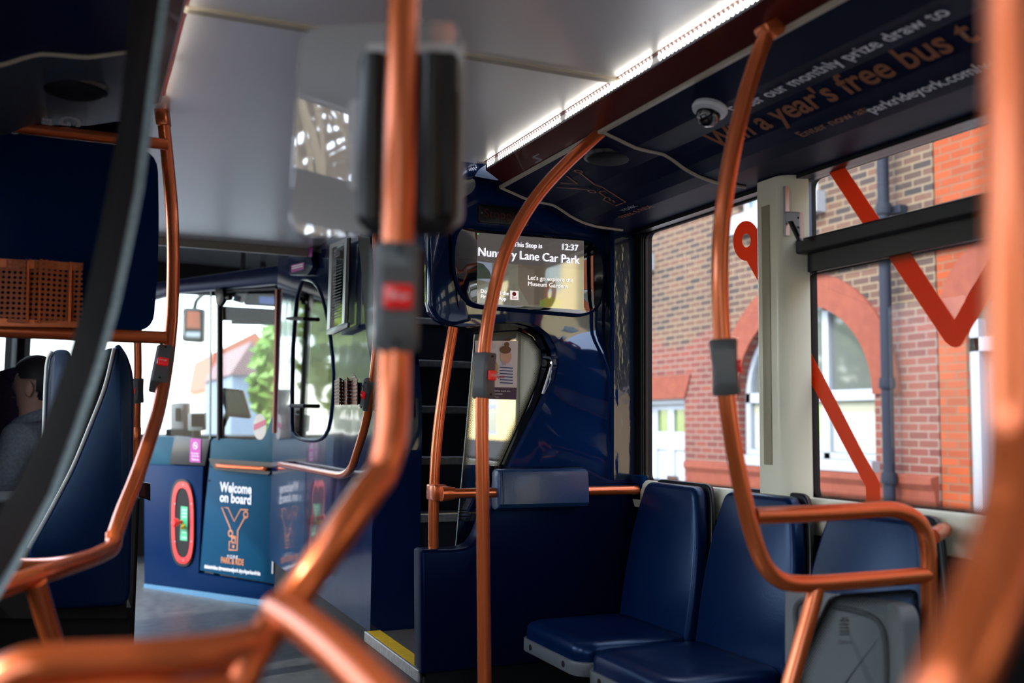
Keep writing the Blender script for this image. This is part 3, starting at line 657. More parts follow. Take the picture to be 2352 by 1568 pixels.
# ---- grab poles -------------------------------------------------------------
def px_tube(pts, r=TR, plane=None, smooth=6):
    return tube(B(), [plane(x, y) for x, y in pts] if plane else [A(*p) for p in pts], r, 16, smooth)
def socket(c, axis, r=.024, h=.03): return lathe(B(), [(r*.8,0),(r,h*.2),(r,h*.8),(TR,h)], c, axis, 20)
# pole in front of the display
pA = lambda x, y: Yp(x, y, 2.33)
t = thing('grab_pole', 'tall copper pole bending up to the ceiling in front of the display screen', 'grab pole', tuple(Vector((pA(1112,1568).x, 2.33, 0))))
obj('tube', px_tube([(1386,298),(1352,328),(1300,376),(1245,435),(1200,500),(1160,580),(1132,680),(1115,780),(1108,880),(1107,1000),(1109,1150),(1111,1350),(1113,1568),(1116,1900),(1119,2050)], plane=pA), ORANGE, t, True)
obj('foot_flange', lathe(B(), [(.05,0),(.05,.006),(.02,.012),(.02,.03)], (pA(1118,2000).x, 2.33, 0), (0,0,1)), ORANGE, t, True)
c = pA(1388,296); obj('bracket', frame_box(c+Vector((.012,0,.012)), (1,0,.9), (0,1,0), (-.9,0,1), .03, .022, .018, .006), ORANGE, t, True)
stop_unit(pA(1112,862), pA(1115,800)-pA(1110,920), (.42,-.9,0), t, .057)
# stair pole with clamp
pD = lambda x, y: Yp(x, y, 3.052)
t = thing('grab_pole', 'leaning copper pole standing on the stair panel beside the steps', 'grab pole', tuple(pD(993,1262)))
obj('tube', px_tube([(1041,752),(1028,830),(1013,930),(1003,1020),(998,1100),(996,1180),(995,1263)], plane=pD), ORANGE, t, True)
# rail across the bulkhead
yr = 2.965
t = thing('handrail', 'horizontal copper handrail with blue bolster running across the bulkhead', 'handrail', tuple(Yp(1200,1130,yr)))
z = Yp(1200,1130,yr).z; xa, xb = Yp(1030,1130,yr).x, 1.765
obj('rail', tube(B(), [(xa,yr,z),(xb-.02,yr,z),(xb,yr,z)], TR*.93, 16, 0), ORANGE, t, True)
cc = pD(998,1130); obj('clamp', frame_box(Vector((cc.x-.001, 3.03, z)), (1,0,0), (0,1,0), (0,0,1), .021, .042, .026, .006, 3), ORANGE, t, True)
bm = B(); q0 = Vector((cc.x+.015,3.0,z)); lathe(bm, [(.024,0),(.0235,.02),(.0205,.035),(.0205,.042),(.0165,.043)], (xa-.022,yr+.005,z), (1,0,0), 16); obj('collar', bm, ORANGE, t, True)
obj('end_bracket', frame_box(Vector((xb+.006,2.985,z+.005)), (1,0,0), (0,1,0), (0,0,1), .014, .045, .045, .008), NAVYF, t, True)
x0, x1 = Yp(1148,1130,2.93).x, Yp(1355,1130,2.93).x
z0, z1 = Yp(1250,1163,2.93).z, Yp(1250,1079,2.93).z
bm = B(); prof = [(2.941,z1-.006),(2.952,z1),(2.985,z1+.002),(3.0,z1-.01),(3.002,z0+.02),(2.995,z0-.008),(2.97,z0-.012),(2.940,z0-.002),(2.930,z0+.010),(2.936,z1-.022)]
prism(bm, [(x0, y, z) for y, z in prof], (x1-x0,0,0), .006, 3); p = obj('bolster', bm, mat('blue_bolster_leather', (.012,.050,.15), .38, 0, .15, bump=(160,.12,2,.002)), t, True, 22); p['label'] = 'blue leather bolster wrapped on the rail'
obj('stitching', tube(B(), [(x0+.012, y-.0008 if y < 2.96 else y, z) for y, z in [prof[7], prof[8], prof[9], prof[0]]], .0012, 6, 2), mat('navy_thread', (.004,.01,.03), .7), p)
# screen rail beside the side seats
pB = lambda x, y: Yp(x, y, 1.56)
t = thing('grab_pole', 'curved copper pole with side rail and red bell in front of the windows', 'grab pole', (pB(1815,1568).x, 1.56, 0))
obj('tube', px_tube([(1762,78),(1745,120),(1722,190),(1700,270),(1680,360),(1664,460),(1655,560),(1654,680),(1660,800),(1668,900),(1678,980),(1693,1070),(1712,1160),(1730,1230),(1750,1285),(1775,1320),(1810,1338),(1870,1340),(1960,1334),(2060,1326),(2132,1320)], plane=pB), ORANGE, t, True)
obj('top_rail', px_tube([(1732,1184),(1850,1180),(1960,1174),(2040,1170),(2080,1178),(2108,1196),(2125,1225),(2132,1265),(2133,1330),(2134,1420),(2134,1568),(2134,1900),(2134,2230)], plane=pB, smooth=5), ORANGE, t, True)
obj('leg', px_tube([(1874,1350),(1862,1400),(1815,1568),(1720,1920),(1640,2240)], plane=pB, smooth=3), ORANGE, t, True)
obj('wall_stub', tube(B(), [pB(2140,1232), Vector((1.765,1.66,pB(2140,1232).z)), Vector((1.785,1.665,pB(2140,1232).z))], TR, 14, 0), ORANGE, t, True)
c = pB(1766,72); obj('bracket', frame_box(c+Vector((.01,0,.008)), (1,0,.7), (0,1,0), (-.7,0,1), .03, .022, .018, .006), ORANGE, t, True)
stop_unit(pB(1664,843), pB(1660,780)-pB(1669,905), (.85,-.5,0), t, .053)
gp = [(1912,1366),(2110,1352),(2112,1500),(2112,1800),(1760,1800),(1840,1510)]
frit_pane('glass_panel', roundpoly([pB(x, y) for x, y in gp], .02, 3), .045, .006, FRITY2, t)
text('Optare', pB(1924,1478), pB(1956,1478), nY, BLACKM, t, 'maker_lettering')
bm = B()
for y in (1425, 1433, 1441, 1449, 1456): ribbon(bm, [pB(1927,y), pB(1950,y)], .0025, nY)
ribbon(bm, [pB(1931,1424), pB(1935,1419), pB(1944,1419), pB(1948,1424)], .002, nY); obj('maker_mark', bm, BLACKM, t)
# big pole close to the camera with its seat frame bars
t = thing('grab_pole', 'large copper pole near the camera, bent low into seat bars', 'grab pole', (A(520,1700,.86).x, A(520,1700,.86).y, 0))
obj('tube', px_tube([(938,-890,1.05),(932,-300,1.06),(926,0,1.06),(920,300,1.05),(912,600,1.04),(906,850,1.03),(903,950,1.02),(896,1020,1.01),(878,1085,1.0),(846,1130,.98),(780,1225,.955),(690,1352,.93),(600,1472,.89),(556,1550,.87),(525,1640,.86),(505,1800,.86),(490,2400,.88),(480,3700,.905)], smooth=5), ORANGE, t, True)
obj('seat_bar', px_tube([(585,1476,.885),(480,1498,.86),(300,1515,.83),(120,1524,.80),(40,1540,.79),(-30,1590,.78),(-60,1680,.77),(-70,2400,.8),(-70,4000,.80)], smooth=5), ORANGE, t, True)
obj('seat_bar', px_tube([(545,1580,.865),(430,1600,.84),(280,1608,.81),(100,1622,.79),(-55,1640,.775)], smooth=5), ORANGE, t, True)
obj('side_bar', px_tube([(640,1398,.915),(700,1435,.86),(780,1500,.79),(880,1600,.71),(1020,1760,.62),(1120,1960,.57),(1160,2400,.56),(1170,5000,.60)], smooth=5), ORANGE, t, True)
c = A(908,683,1.04); u = stop_unit(c, A(912,560,1.04)-A(905,800,1.04), -FW+RT*.22, t, .056, .0235, .027)
# mirror and its black mount on that pole
mn = Vector((-math.sin(math.radians(31)),-math.cos(math.radians(31)),0)); mc = A(870,300,1.16)
mp = lambda x, y, o=0: PL(x, y, mc+mn*o, mn)
tm = thing('passenger_mirror', 'rounded mirror on a black mount behind the large near pole', 'mirror', tuple(mp(930,520)))
P = roundpoly([mp(x, y) for x, y in ((690,60),(1064,46),(1056,536),(664,540))], .03, 6)
obj('mirror_face', prism(B(), P, -mn*.006, .0006, 1), mat('hazed_mirror', (.80,.755,.74), .02, .55), tm, True)  # diffuse share paints a pale haze over the reflections
mt = obj('mount', prism(B(), roundpoly([A(x, y, 1.105) for x, y in ((822,118),(1054,112),(1050,500),(1030,530),(838,530),(812,500))], .012), FW*.045, .010, 3), BLACK, tm, True)
for x0, x1 in ((832,884),(968,1022)): obj('mount_rib', tube(B(), [A((x0+x1)/2, 124, 1.11), A((x0+x1)/2-6, 505, 1.11)], .0125, 14, 0), BLACK, mt, True)
obj('mount_foot', prism(B(), roundpoly([A(x, y, 1.10) for x, y in ((815,492),(1048,488),(1020,532),(840,532))], .006), FW*.05, .004, 2), BLACKM, mt, True)
obj('mount_plate', prism(B(), roundpoly([mp(x, y, .012) for x, y in ((842,100),(1050,97),(1066,130),(1062,500),(1050,520),(800,430),(800,232),(842,225))], .008), -mn*.006), mat('pale_plate', (.60,.56,.55), .4), mt)
# very near pole at the right edge of the view
t = thing('grab_pole', 'copper pole right beside the camera, blurred at the right edge', 'grab pole', (A(2160,1700,.5).x, A(2160,1700,.5).y, 0))
obj('tube', px_tube([(2330,-2800,.52),(2332,-600,.53),(2335,0,.53),(2338,500,.525),(2342,850,.52),(2345,1000,.515),(2340,1120,.50),(2318,1230,.49),(2280,1340,.475),(2225,1480,.46),(2160,1640,.45),(2120,1850,.45),(2110,2600,.47),(2105,6200,.50)], smooth=5), ORANGE, t, True)
# left hand frame pole
t = thing('grab_pole', 'curved copper frame pole on the left holding a dark panel', 'grab pole', (A(395,770,2.6).x, 2.6, 0))
E_ = [(372,236,2.74),(374,262,2.74),(384,360,2.73),(394,470,2.72),(398,580,2.71),(396,700,2.68),(389,790,2.62),(378,870,2.54),(362,950,2.42),(340,1020,2.3),(310,1105,2.18),(282,1175,2.1),(262,1236,2.03)]
obj('tube', px_tube(E_), ORANGE, t, True)
obj('low_rail', px_tube([(262,1228,2.03),(258,1255,2.0),(232,1272,1.93),(190,1288,1.83),(100,1318,1.68),(0,1352,1.58),(-120,1400,1.45),(-170,1500,1.42),(-190,2500,1.5)], smooth=5), ORANGE, t, True)
obj('leg', px_tube([(82,1338,1.64),(105,1420,1.66),(140,1530,1.68),(170,1640,1.68),(178,2440,1.68)], smooth=4), ORANGE, t, True)
obj('back_bar', px_tube([(255,1260,2.01),(190,1285,2.12),(110,1297,2.2),(20,1298,2.25),(-80,1298,2.25)], smooth=4), ORANGE, t, True)
c = A(374,270,2.735); obj('bracket', frame_box(c, RT, FW, UP+RT*-.12, .017, .018, .024, .005), ORANGE, t, True)
stop_unit(A(371,847,2.56), A(381,790,2.62)-A(358,905,2.49), -FW+RT*.32-UP*.1, t, .066, .022, .026)
y2 = 2.72; zt = Yp(150,305,y2).z; zb = Yp(200,768,y2).z; xe = Yp(384,500,y2).x
obj('cross_bar', tube(B(), [(XL,y2,zb),(Yp(382,768,y2).x,y2,zb)], TR, 14, 0), ORANGE, t, True)
obj('cross_bar', tube(B(), [(XL,y2,zt),(xe-.005,y2,zt)], TR*.9, 14, 0), ORANGE, t, True)
pn = obj('infill_panel', prism(B(), roundpoly([(XL,y2+.006,zb+.015),(xe-.022,y2+.006,zb+.015),(xe-.016,y2+.006,(zb+zt)/2),(xe-.03,y2+.006,zt-.016),(XL,y2+.006,zt-.016)], [.001,.05,.2,.06,.001], 5), (0,.012,0)), NAVYF, t); pn['label'] = 'glossy dark navy panel inside the frame'
# thin pole further forward
t = thing('grab_pole', 'slim distant copper pole with bell push beyond the left seat back', 'grab pole', (A(315,900,4.3).x, A(315,900,4.3).y, 0))
px_ = lambda y: A(316-(y-780)*.01, y, 4.3)
bt = A(313,1080,4.3); tp = A(318,600,4.3)
obj('tube', tube(B(), [Vector((bt.x,bt.y,.0)), bt, A(314,960,4.3), A(317,850,4.3), A(316,760,4.3), tp, Vector((tp.x,tp.y,1.9))], TR, 14, 3), ORANGE, t, True)
stop_unit(A(315,897,4.3), UP, -FW+RT*-.35, t, .053, .019, .026)
bm = lathe(B(), [(.02,0),(.021,.01),(.021,.05),(.017,.06)], A(312,1010,4.3), (0,0,1), 14); obj('collar', bm, ORANGE, t, True)
# curved handrail on the cab wall
xg = XC-.045
t = thing('handrail', 'curved copper handrail sweeping along the glossy cab wall to the stairs', 'handrail', tuple(Xp(760,1090,xg)))
g = [Xp(x, y, xg) for x, y in ((645,1066),(700,1076),(760,1088),(788,1090),(806,1076),(820,1040),(838,980),(850,920),(860,850),(866,780),(868,700),(868,600),(866,540))]
obj('rail', tube(B(), [g[0]+Vector((.05,.01,0)), g[0]+Vector((.02,0,0))] + g + [g[-1]+Vector((.04,0,.02))], TR*.95, 14, 5), ORANGE, t, True)
stop_unit(Xp(851,905,xg), g[6]-g[8], (-.86,-.25,0), t, .060, .02, .030)
# upright bar on the cab door pillar
t = thing('grab_bar', 'straight brown-orange upright bar on the cab door pillar', 'grab bar', tuple(D(634,995,.06)))
obj('bar', tube(B(), [D(639,664,.05), D(632,994,.05)], .016, 12, 0), mat('brown_orange', (.24,.06,.025), .4, .3), t, True)
for y in (730, 930): obj('bracket', tube(B(), [D(638-(y-660)*.02, y, .05), D(650, y+1, .05), Xp(700, y+2, XC-.03)], .010, 8, 0), BLACKM, t)
obj('end_rod', tube(B(), [D(645,985,.03), D(641,1025,.03)], .006, 8, 0), STEEL, t)
# ---- side seats along the right wall, facing the aisle
def back_profile(w, zb, zt, lean, x):
    """outline of a back cushion on its leaning plane, local y about 0"""
    pts = [(-w,zb),(w,zb),(w*1.0,zb+.16),(w*.93,zb+.30),(w*.80,zt-.05),(w*.70,zt),(-w*.70,zt),(-w*.80,zt-.05),(-w*.93,zb+.30),(-w*1.0,zb+.16)]
    return [Vector((x + (z-zb)*lean, y, z)) for y, z in pts]
def side_seat(yc, label, folded=False):
    t = thing('side_seat', label, 'seat', (1.52, yc, 0), 'side facing bus seats')
    dz = -.02 if folded else 0
    P = roundpoly([p+Vector((0,yc,dz)) for p in back_profile(.198, .425, .872, .16, 1.612)], [.02,.02,.05,.08,.08,.05,.05,.08,.08,.05], 4)
    bm = prism(B(), P, (.045,0,.0)); eds = [e for e in bm.edges if len(e.link_faces) == 2 and e.calc_face_angle(0) > .9]
    bmesh.ops.bevel(bm, geom=eds, offset=.014, segments=3, profile=.5, affect='EDGES'); obj('backrest', bm, LEATHER, t, True, 60)
    P = roundpoly([p+Vector((.045,yc,dz)) for p in back_profile(.210, .41, .880, .16, 1.612)], [.02,.02,.05,.08,.08,.05,.05,.08,.08,.05], 4)
    bm = prism(B(), P, (.016,0,0), .004, 2); obj('back_shell', bm, BLACK, t, True, 50)
    if not folded:
        C = [(1.275,yc-.165),(1.31,yc-.195),(1.60,yc-.20),(1.635,yc-.17),(1.635,yc+.17),(1.60,yc+.20),(1.31,yc+.195),(1.275,yc+.165)]
        bm = B(); lv = [(0,.405,1.0),(0,.425,1.0),(.004,.437,.995),(.012,.447,.97),(.035,.455,.90),(.09,.452,.7),(.15,.440,.35)]
        rings = []
        for off, z, k in lv: rings.append([bm.verts.new((1.46+(x-1.46)*k, yc+(y-yc)*k, z)) for x, y in roundpolyxy(C, .05)])
        for a, b in zip(rings, rings[1:]):
            for k in range(len(a)): bm.faces.new((a[k], a[(k+1) % len(a)], b[(k+1) % len(a)], b[k]))
        bm.faces.new(rings[-1]); bm.faces.new(rings[0][::-1]); obj('cushion', bm, LEATHER, t, True, 80)
        bm = prism(B(), [Vector((x, y, .368)) for x, y in roundpolyxy([(1.268,yc-.172),(1.305,yc-.203),(1.64,yc-.203),(1.64,yc+.203),(1.305,yc+.203),(1.268,yc+.172)], .04)], (0,0,.038), .004, 2)
        r = obj('seat_frame', bm, GREY, t, True)
        for yy in (yc-.11, yc+.11): obj('bolt', lathe(B(), [(.009,0),(.009,.002),(.005,.003)], (1.2685,yy,.388), (-1,0,0), 12), BLACKM, r)
        obj('pedestal', tube(B(), [(1.60,yc,.37),(1.66,yc,.25),(1.74,yc,.2)], .035, 12, 3), BLACK, t, True)
        obj('wall_mount', rbox(1.70, 1.787, yc-.12, yc+.12, .10, .42, .01), BLACKM, t)
    else:
        P = [Xp(x, y, 1.50) for x, y in ((1800,1350),(1850,1362),(2030,1382),(2060,1392),(2072,1420),(2078,1760),(1800,1760))]
        bm = prism(B(), roundpoly(P, [.005,.005,.01,.02,.02,.02,.005], 4), (.05,0,0), .008, 3); c = obj('folded_cushion', bm, GREYL, t); c['label'] = 'grey underside of the tipped up cushion'
        bm = B()
        tube(bm, [Xp(x, y, 1.498) for x, y in ((1838,1600),(1830,1450),(1828,1400),(1840,1380),(1870,1372))], .007, 8, 4)
        tube(bm, [Xp(x, y, 1.498) for x, y in ((1905,1390),(1990,1410),(2025,1440),(2036,1500),(2036,1640))], .006, 8, 4)
        obj('moulded_groove', bm, mat('groove_grey', (.07,.075,.08), .6), c, True)
        obj('hinge_bracket', rbox(1.55, 1.62, yc-.1, yc+.1, .38, .44, .008), BLACKM, t)
        obj('wall_mount', rbox(1.62, 1.787, yc-.12, yc+.12, .10, .42, .01), BLACKM, t)
    return t
def roundpolyxy(C, r): return [(p.x, p.y) for p in roundpoly([Vector((x, y, 0)) for x, y in C], r, 3)]
side_seat(2.655, 'navy leather side seat against the bulkhead, farthest of the row')
side_seat(2.225, 'navy leather side seat in the middle of the row by the cream pillar')
side_seat(1.80, 'navy side seat tipped up behind the copper side rail', True)
# ---- cove lettering, speakers, camera
def CV(px, py):
    best = None
    for (xa, za), (xb, zb) in zip(PROF, PROF[1:]):
        n = Vector((zb-za, 0, -(xb-xa))).normalized(); p = PL(px, py, Vector((xa,0,za)), n)
        if best is None or (xa-.0005 <= p.x <= xb+.0005): best = (p, n)
        if xa-.0005 <= p.x <= xb+.0005: return p, (n if n.z < 0 else -n)
    return best
t = thing('cove_advert', 'dark cove advert about a monthly prize draw for free bus travel', 'advert', tuple(CV(1950,250)[0]))
def CT(s, a, b, m, h, bold=.02):
    p0, n = CV(*a); p1, _ = CV(*b); x = (p0.x+p1.x)/2; p0.x = p1.x = x
    z = (p0.z+p1.z)/2; p0.z = p1.z = z
    # baseline parallel to the bus; letters climb towards the ceiling's centre
    return text(s, p0, p1, n, m, t, 'lettering', height=h, bold=bold, off=.004)
CT('Enter our monthly prize draw to', (1692,252), (2196,28), WHITE, .040, .008)
CT("Win a year's free bus t", (1648,335), (2262,92), COPDIM, .064, .02)
CT('Enter now at:', (1850,312), (1998,248), COPDIM, .030, .0)
CT('parkrideyork.com/win', (2005,255), (2318,136), WHITE, .034, .008)
t = thing('cove_logo', 'thin copper outline logo and small lettering on the dark cove', 'logo', tuple(CV(1400,440)[0]))
bm = B()
dn = Vector((-.15,0,-.98))
for l in ([(1331,393),(1366,421),(1384,427),(1437,461),(1414,470),(1386,456),(1392,450),(1377,440),(1380,436),(1392,437)], [(1302,401),(1327,420),(1288,417)], [(1279,428),(1330,431),(1357,434)], [(1388,448),(1400,452),(1402,458)], [(1408,457),(1412,462)]):
    ribbon(bm, [CV(*p)[0] for p in l], .006, dn, .004)
for c in ((1329,391),(1360,437)): ribbon(bm, ring_pts(CV(*c)[0], Vector((.97,0,-.2)), Vector((0,1,0)), .012), .005, dn, .004)
obj('outline_mark', bm, COPDIM, t)
for s, a, b, m, h in (('YORK', (1431,483), (1468,471), mat('grey_print', (.35,.38,.42), .5), .018), ('PARK & RIDE', (1428,497), (1510,472), COPDIM, .026)):
    p0, n = CV(*a); p1, _ = CV(*b); p0.x = p1.x = (p0.x+p1.x)/2; p0.z = p1.z = (p0.z+p1.z)/2
    text(s, p0, p1, n, m, t, 'lettering', height=h, off=.004)
def speaker(c, label):
    t = thing('ceiling_speaker', label, 'speaker', tuple(c), 'cove speakers')
    obj('grille', lathe(B(), [(.001,-.014),(.045,-.014),(.062,-.008),(.068,0),(.068,.012)], c, (0,0,1), 32), BLACKM, t, True)
    bm = lathe(B(), [(.066,-.004),(.073,-.003),(.075,.006),(.066,.006)], c, (0,0,1), 32); obj('trim_ring', bm, BLACK, t, True)
speaker(CV(1400,366)[0]+Vector((0,0,.006)), 'round black speaker on the dark right cove near the bulkhead')
pl = Zp(170,205,1.803); speaker(pl, 'round black speaker seen through the draught screen on the left cove')
p, n = CV(1632,244)
t = thing('dome_camera', 'small white ringed security dome camera on the dark cove', 'camera', tuple(p))
obj('base_ring', lathe(B(), [(.030,-.002),(.041,.001),(.043,.008),(.040,.016),(.030,.020)], p, n, 28), WHITEP, t, True)
obj('dome', lathe(B(), [(.029,.018),(.029,.026),(.026,.037),(.019,.046),(.009,.051),(.001,.052)], p, n, 24), BLACKG, t, True)
pl = Zp(138,272,1.80)
t = thing('cove_lettering', 'pale lettering upside down on the left cove behind draught screen', 'lettering', tuple(Zp(130,280,1.80)))
for s, (a, b) in (('Ge', ((137,262), (133,300))), ('D', ((70,265), (69,290)))):
    p0 = Zp(*a, 1.795); p1 = Zp(*b, 1.795); p1.x = p0.x
    text(s, p0, p1, Vector((0,0,-1)), WHITE, t, 'lettering', height=.05, bold=.02, off=.003)
# hopper window catch on the pillar
XK = 1.722
t = thing('window_catch', 'grey metal hopper window catch screwed to the cream pillar', 'catch', tuple(Xp(1825,520,XK)))
obj('catch_plate', prism(B(), [Xp(x, y, XK) for x, y in ((1800,485),(1836,487),(1838,552),(1830,552),(1822,520),(1806,512))], (.012,0,0), .002, 2), STEEL, t)
obj('catch_arm', prism(B(), [Xp(x, y, XK-.006) for x, y in ((1808,508),(1816,507),(1836,550),(1830,554))], (.01,0,0), .002, 2), BLACK, t)
obj('guide_rail', box(B(), 1.722, 1.735, 2.132, 2.142, 1.565, 1.70), STEEL, t)
for y in (500, 522, 540): obj('screw', lathe(B(), [(.003,0),(.003,.002)], Xp(1834,y,XK), (-1,0,0), 8), BLACKM, t)
# maker's mark on the near window
bm = B()
for y, a, b in ((1068,1752,1768),(1075,1758,1765),(1082,1756,1766)): ribbon(bm, [Xp(a,y,XV-.004), Xp(b,y,XV-.004)], .002, Vector((-1,0,0)))
obj('maker_mark', bm, BLACKM, w1)
text('Optare', Xp(1752,1097,XV), Xp(1768,1099,XV), Vector((1,0,0)), BLACKM, w1, 'maker_lettering', off=-.004, flip=True)
# ---- emergency release in the red oval
t = thing('emergency_release', 'red-ringed oval emergency release with green label on the cab panel', 'emergency release', tuple(D(421,1295,.01)))
po = lambda cx, cy, rx, ry, o: [D(cx+rx*math.copysign(abs(math.cos(a))**.8, math.cos(a)) + 0*a, cy+ry*math.copysign(abs(math.sin(a))**.62, math.sin(a))+ .14*rx*math.cos(a), o) for a in (2*math.pi*k/40 for k in range(40))]
obj('surround', prism(B(), po(421,1200,29,100,.003), DN*.008), BLACK, t, True)
obj('red_ring', holed(B(), po(421,1200,25,94,.012), [po(421,1200,18,80,.012)], DN*.006), REDR, t)
obj('back_plate', prism(B(), po(421,1200,18,80,.0125), DN*.001), BLACKM, t)
obj('green_label', prism(B(), [D(x, y, .014) for x, y in ((416,1162),(431,1164),(430,1242),(414,1240))], DN*.001), GREENL, t)
bm = B()
for y in (1170,1178,1186,1222,1234): ribbon(bm, [D(418,y,.0155), D(429,y+1,.0155)], .008, DN)
obj('label_lines', bm, mat('pale_green', (.35,.70,.50), .5), t)
obj('knob', lathe(B(), [(.012,0),(.012,.03),(.025,.035),(.028,.05),(.018,.062)], D(417,1198,.014), DN, 16), RED, t, True)
obj('knob_stem', tube(B(), [D(421,1206,.014), D(420,1212,.04)], .012, 8, 0), YELLOW, t)
for a in range(0, 360, 60): obj('rivet', lathe(B(), [(.005,0),(.004,.002)], D(421+21.5*math.cos(math.radians(a+30)), 1200+87*math.sin(math.radians(a+30)), .018), DN, 8), STEEL, t)
t = thing('no_smoking_sign', 'magenta no smoking sticker on the black ledge beside the cab door', 'sticker', tuple(D(448,1060,.006)))
obj('sticker', prism(B(), [D(x, y, .003) for x, y in ((438,1006),(462,1008),(460,1062),(436,1060))], DN*.001), MAGENTA, t)
bm = B(); c = D(449,1023,.005); V0 = Vector((0,0,1)); ribbon(bm, ring_pts(c, DU, V0, .020, 18), .005, DN); ribbon(bm, [c+DU*.013-V0*.013, c-DU*.013+V0*.013], .005, DN); ribbon(bm, [c-DU*.011, c+DU*.011], .006, DN)
obj('smoking_symbol', bm, WHITE, t)
for s, y in (('No smoking', 1042), ('on this bus', 1048), ('Thank you', 1056)): text(s, D(440,y,.0045), D(457,y+1,.0045), DN, WHITE, t, 'lettering', bold=.02)
# round sticker on the cab glass
t = thing('window_sticker', 'round white and pink sticker low on the cab door glass', 'sticker', tuple(D(596,1008,-.005)))
obj('sticker', prism(B(), oval3 := [D(597+15*math.cos(a), 980+30*math.sin(a), -.006) for a in (2*math.pi*k/24 for k in range(24))], DN*.001), mat('cream_sticker', (.65,.58,.50), .5), t)
obj('sticker_band', prism(B(), [D(x, y, -.004) for x, y in ((583,975),(611,962),(611,974),(583,988))], DN*.001), mat('pink_print', (.60,.10,.16), .5), t)
# ---- things in the cab
def at(px, py, d): return A(px, py, d)
t = thing('ticket_machine', 'tilted black ticket machine on a stalk inside the cab glass', 'ticket machine', tuple(A(535,985,6.3)))
U1, V1 = RT*math.cos(.3)+UP*-.10, UP*.95+RT*-.28
obj('body', frame_box(A(540,925,6.3), U1, V1.cross(U1), V1, .075, .03, .095, .012, 3), BLACK, t, True)
obj('screen', frame_box(A(541,924,6.262), U1, V1.cross(U1), V1, .055, .003, .075, .002), mat('machine_screen', (.05,.08,.06), .08, 0, 1.), t)
obj('stalk', tube(B(), [A(525,945,6.33), A(512,975,6.35), A(508,1010,6.35), Vector((A(508,1010,6.35).x, A(508,1010,6.35).y, 0))], .02, 10, 3), BLACK, t, True)
t = thing('payment_terminal', 'small black card terminal with dark screen beside the cab glass', 'card reader', tuple(A(455,985,6.25)))
obj('case', frame_box(A(453,968,6.4), RT, FW, UP, .048, .04, .055, .006), mat('pale_case', (.35,.36,.36), .4), t, True)
obj('screen', frame_box(A(455,965,6.355), RT, FW, UP, .042, .004, .040, .002), BLACKG, t)
obj('bracket', frame_box(A(453,1005,6.4), RT, FW, UP, .02, .02, .055, .003), BLACK, t)
t = thing('fare_box', 'squat pale and black fare box on the ledge near the windscreen', 'fare box', tuple(A(415,990,6.9)))
obj('case', frame_box(A(415,955,6.9), RT, FW, UP, .05, .07, .09, .015, 3), mat('pale_case'), t, True)
obj('slot_panel', frame_box(A(409,952,6.815), RT, FW, UP, .018, .003, .045, .003), BLACKM, t)
obj('base', frame_box(A(418,1000,6.9), RT, FW, UP, .09, .07, .05, .006), BLACK, t)
t = thing('sun_blind', 'dark roller sun blind across the top of the cab windscreen', 'blind', tuple(A(582,728,7.6)))
obj('blind', frame_box(A(600,724,7.6), (1,0,0), (0,1,0), (0,0,1), .29, .01, .055, .004), BLACKM, t); obj('rail', tube(B(), [A(532,741,7.58), A(690,745,7.35)], .012, 8, 0), BLACK, t); obj('hanger', tube(B(), [A(600,700,7.6), A(600,700,7.6)+Vector((0,0,.36))], .02, 8, 0), BLACK, t)
t = thing('cab_control_panel', 'black destination control panel with blue display above the driver', 'control panel', tuple(A(610,700,7.2)))
obj('panel', frame_box(A(612,680,7.2), (1,0,0), (0,1,0), (0,0,1), .16, .02, .075, .02, 3), BLACK, t, True)
obj('display', frame_box(A(618,690,7.16), (1,0,0), (0,1,0), (0,0,1), .07, .004, .025, .003), mat('blue_display', (.01,.02,.05), .2, emit=(.08,.12,.35), es=.5), t)
obj('bracket', frame_box(A(612,640,7.25), (1,0,0), (0,1,0), (0,0,1), .03, .02, .09, .003), BLACK, t)
t = thing('cab_camera', 'black grey boxy camera housing above the cab windscreen', 'camera', tuple(A(550,690,7.0)))
obj('housing', prism(B(), [A(x, y, 7.0) for x, y in ((532,690),(548,662),(566,662),(550,696))], FW*.1, .01, 2), mat('cab_grey', (.10,.11,.12), .4), t, True); obj('stem', tube(B(), [A(556,668,7.05), A(556,668,7.05)+Vector((0,0,.30))], .015, 8, 0), BLACK, t)
t = thing('mirror_arm_clamp', 'small black clamp at the top of the cab door frame', 'clamp', tuple(D(515,680,.02)))
obj('clamp', prism(B(), roundpoly([D(x, y, .015) for x, y in ((502,662),(520,664),(523,690),(514,704),(504,700))], .015), DN*.03, .004, 2), BLACK, t, True); obj('knob', lathe(B(), [(.018,0),(.018,.03),(.012,.035)], D(522,684,.02), DU, 12), BLACK, t, True)
# mirror outside the windscreen
t = thing('exterior_mirror', 'black framed bus mirror hanging outside the windscreen', 'mirror', tuple(A(441,787,9.2)))
obj('housing', prism(B(), roundpoly([A(x, y, 9.2) for x, y in ((418,706),(466,708),(464,788),(416,784))], .04, 4), FW*.12, .02, 3), BLACK, t, True)
MN = Vector((.33,-.94,-.03)).normalized(); MC = A(441,746,9.15)
obj('mirror_face', prism(B(), roundpoly([PL(x, y, MC, MN) for x, y in ((423,714),(461,716),(459,780),(421,777))], .03, 4), MN*.004), mat('mirror_silver', (.75,.76,.76), .015, 1.0), t)
obj('arm', tube(B(), [A(446,712,9.26), A(452,690,9.2), A(470,672,8.9), A(480,660,8.6), Vector((A(480,660,8.6).x, YF+.05, 2.15))], .02, 10, 4), BLACK, t, True)
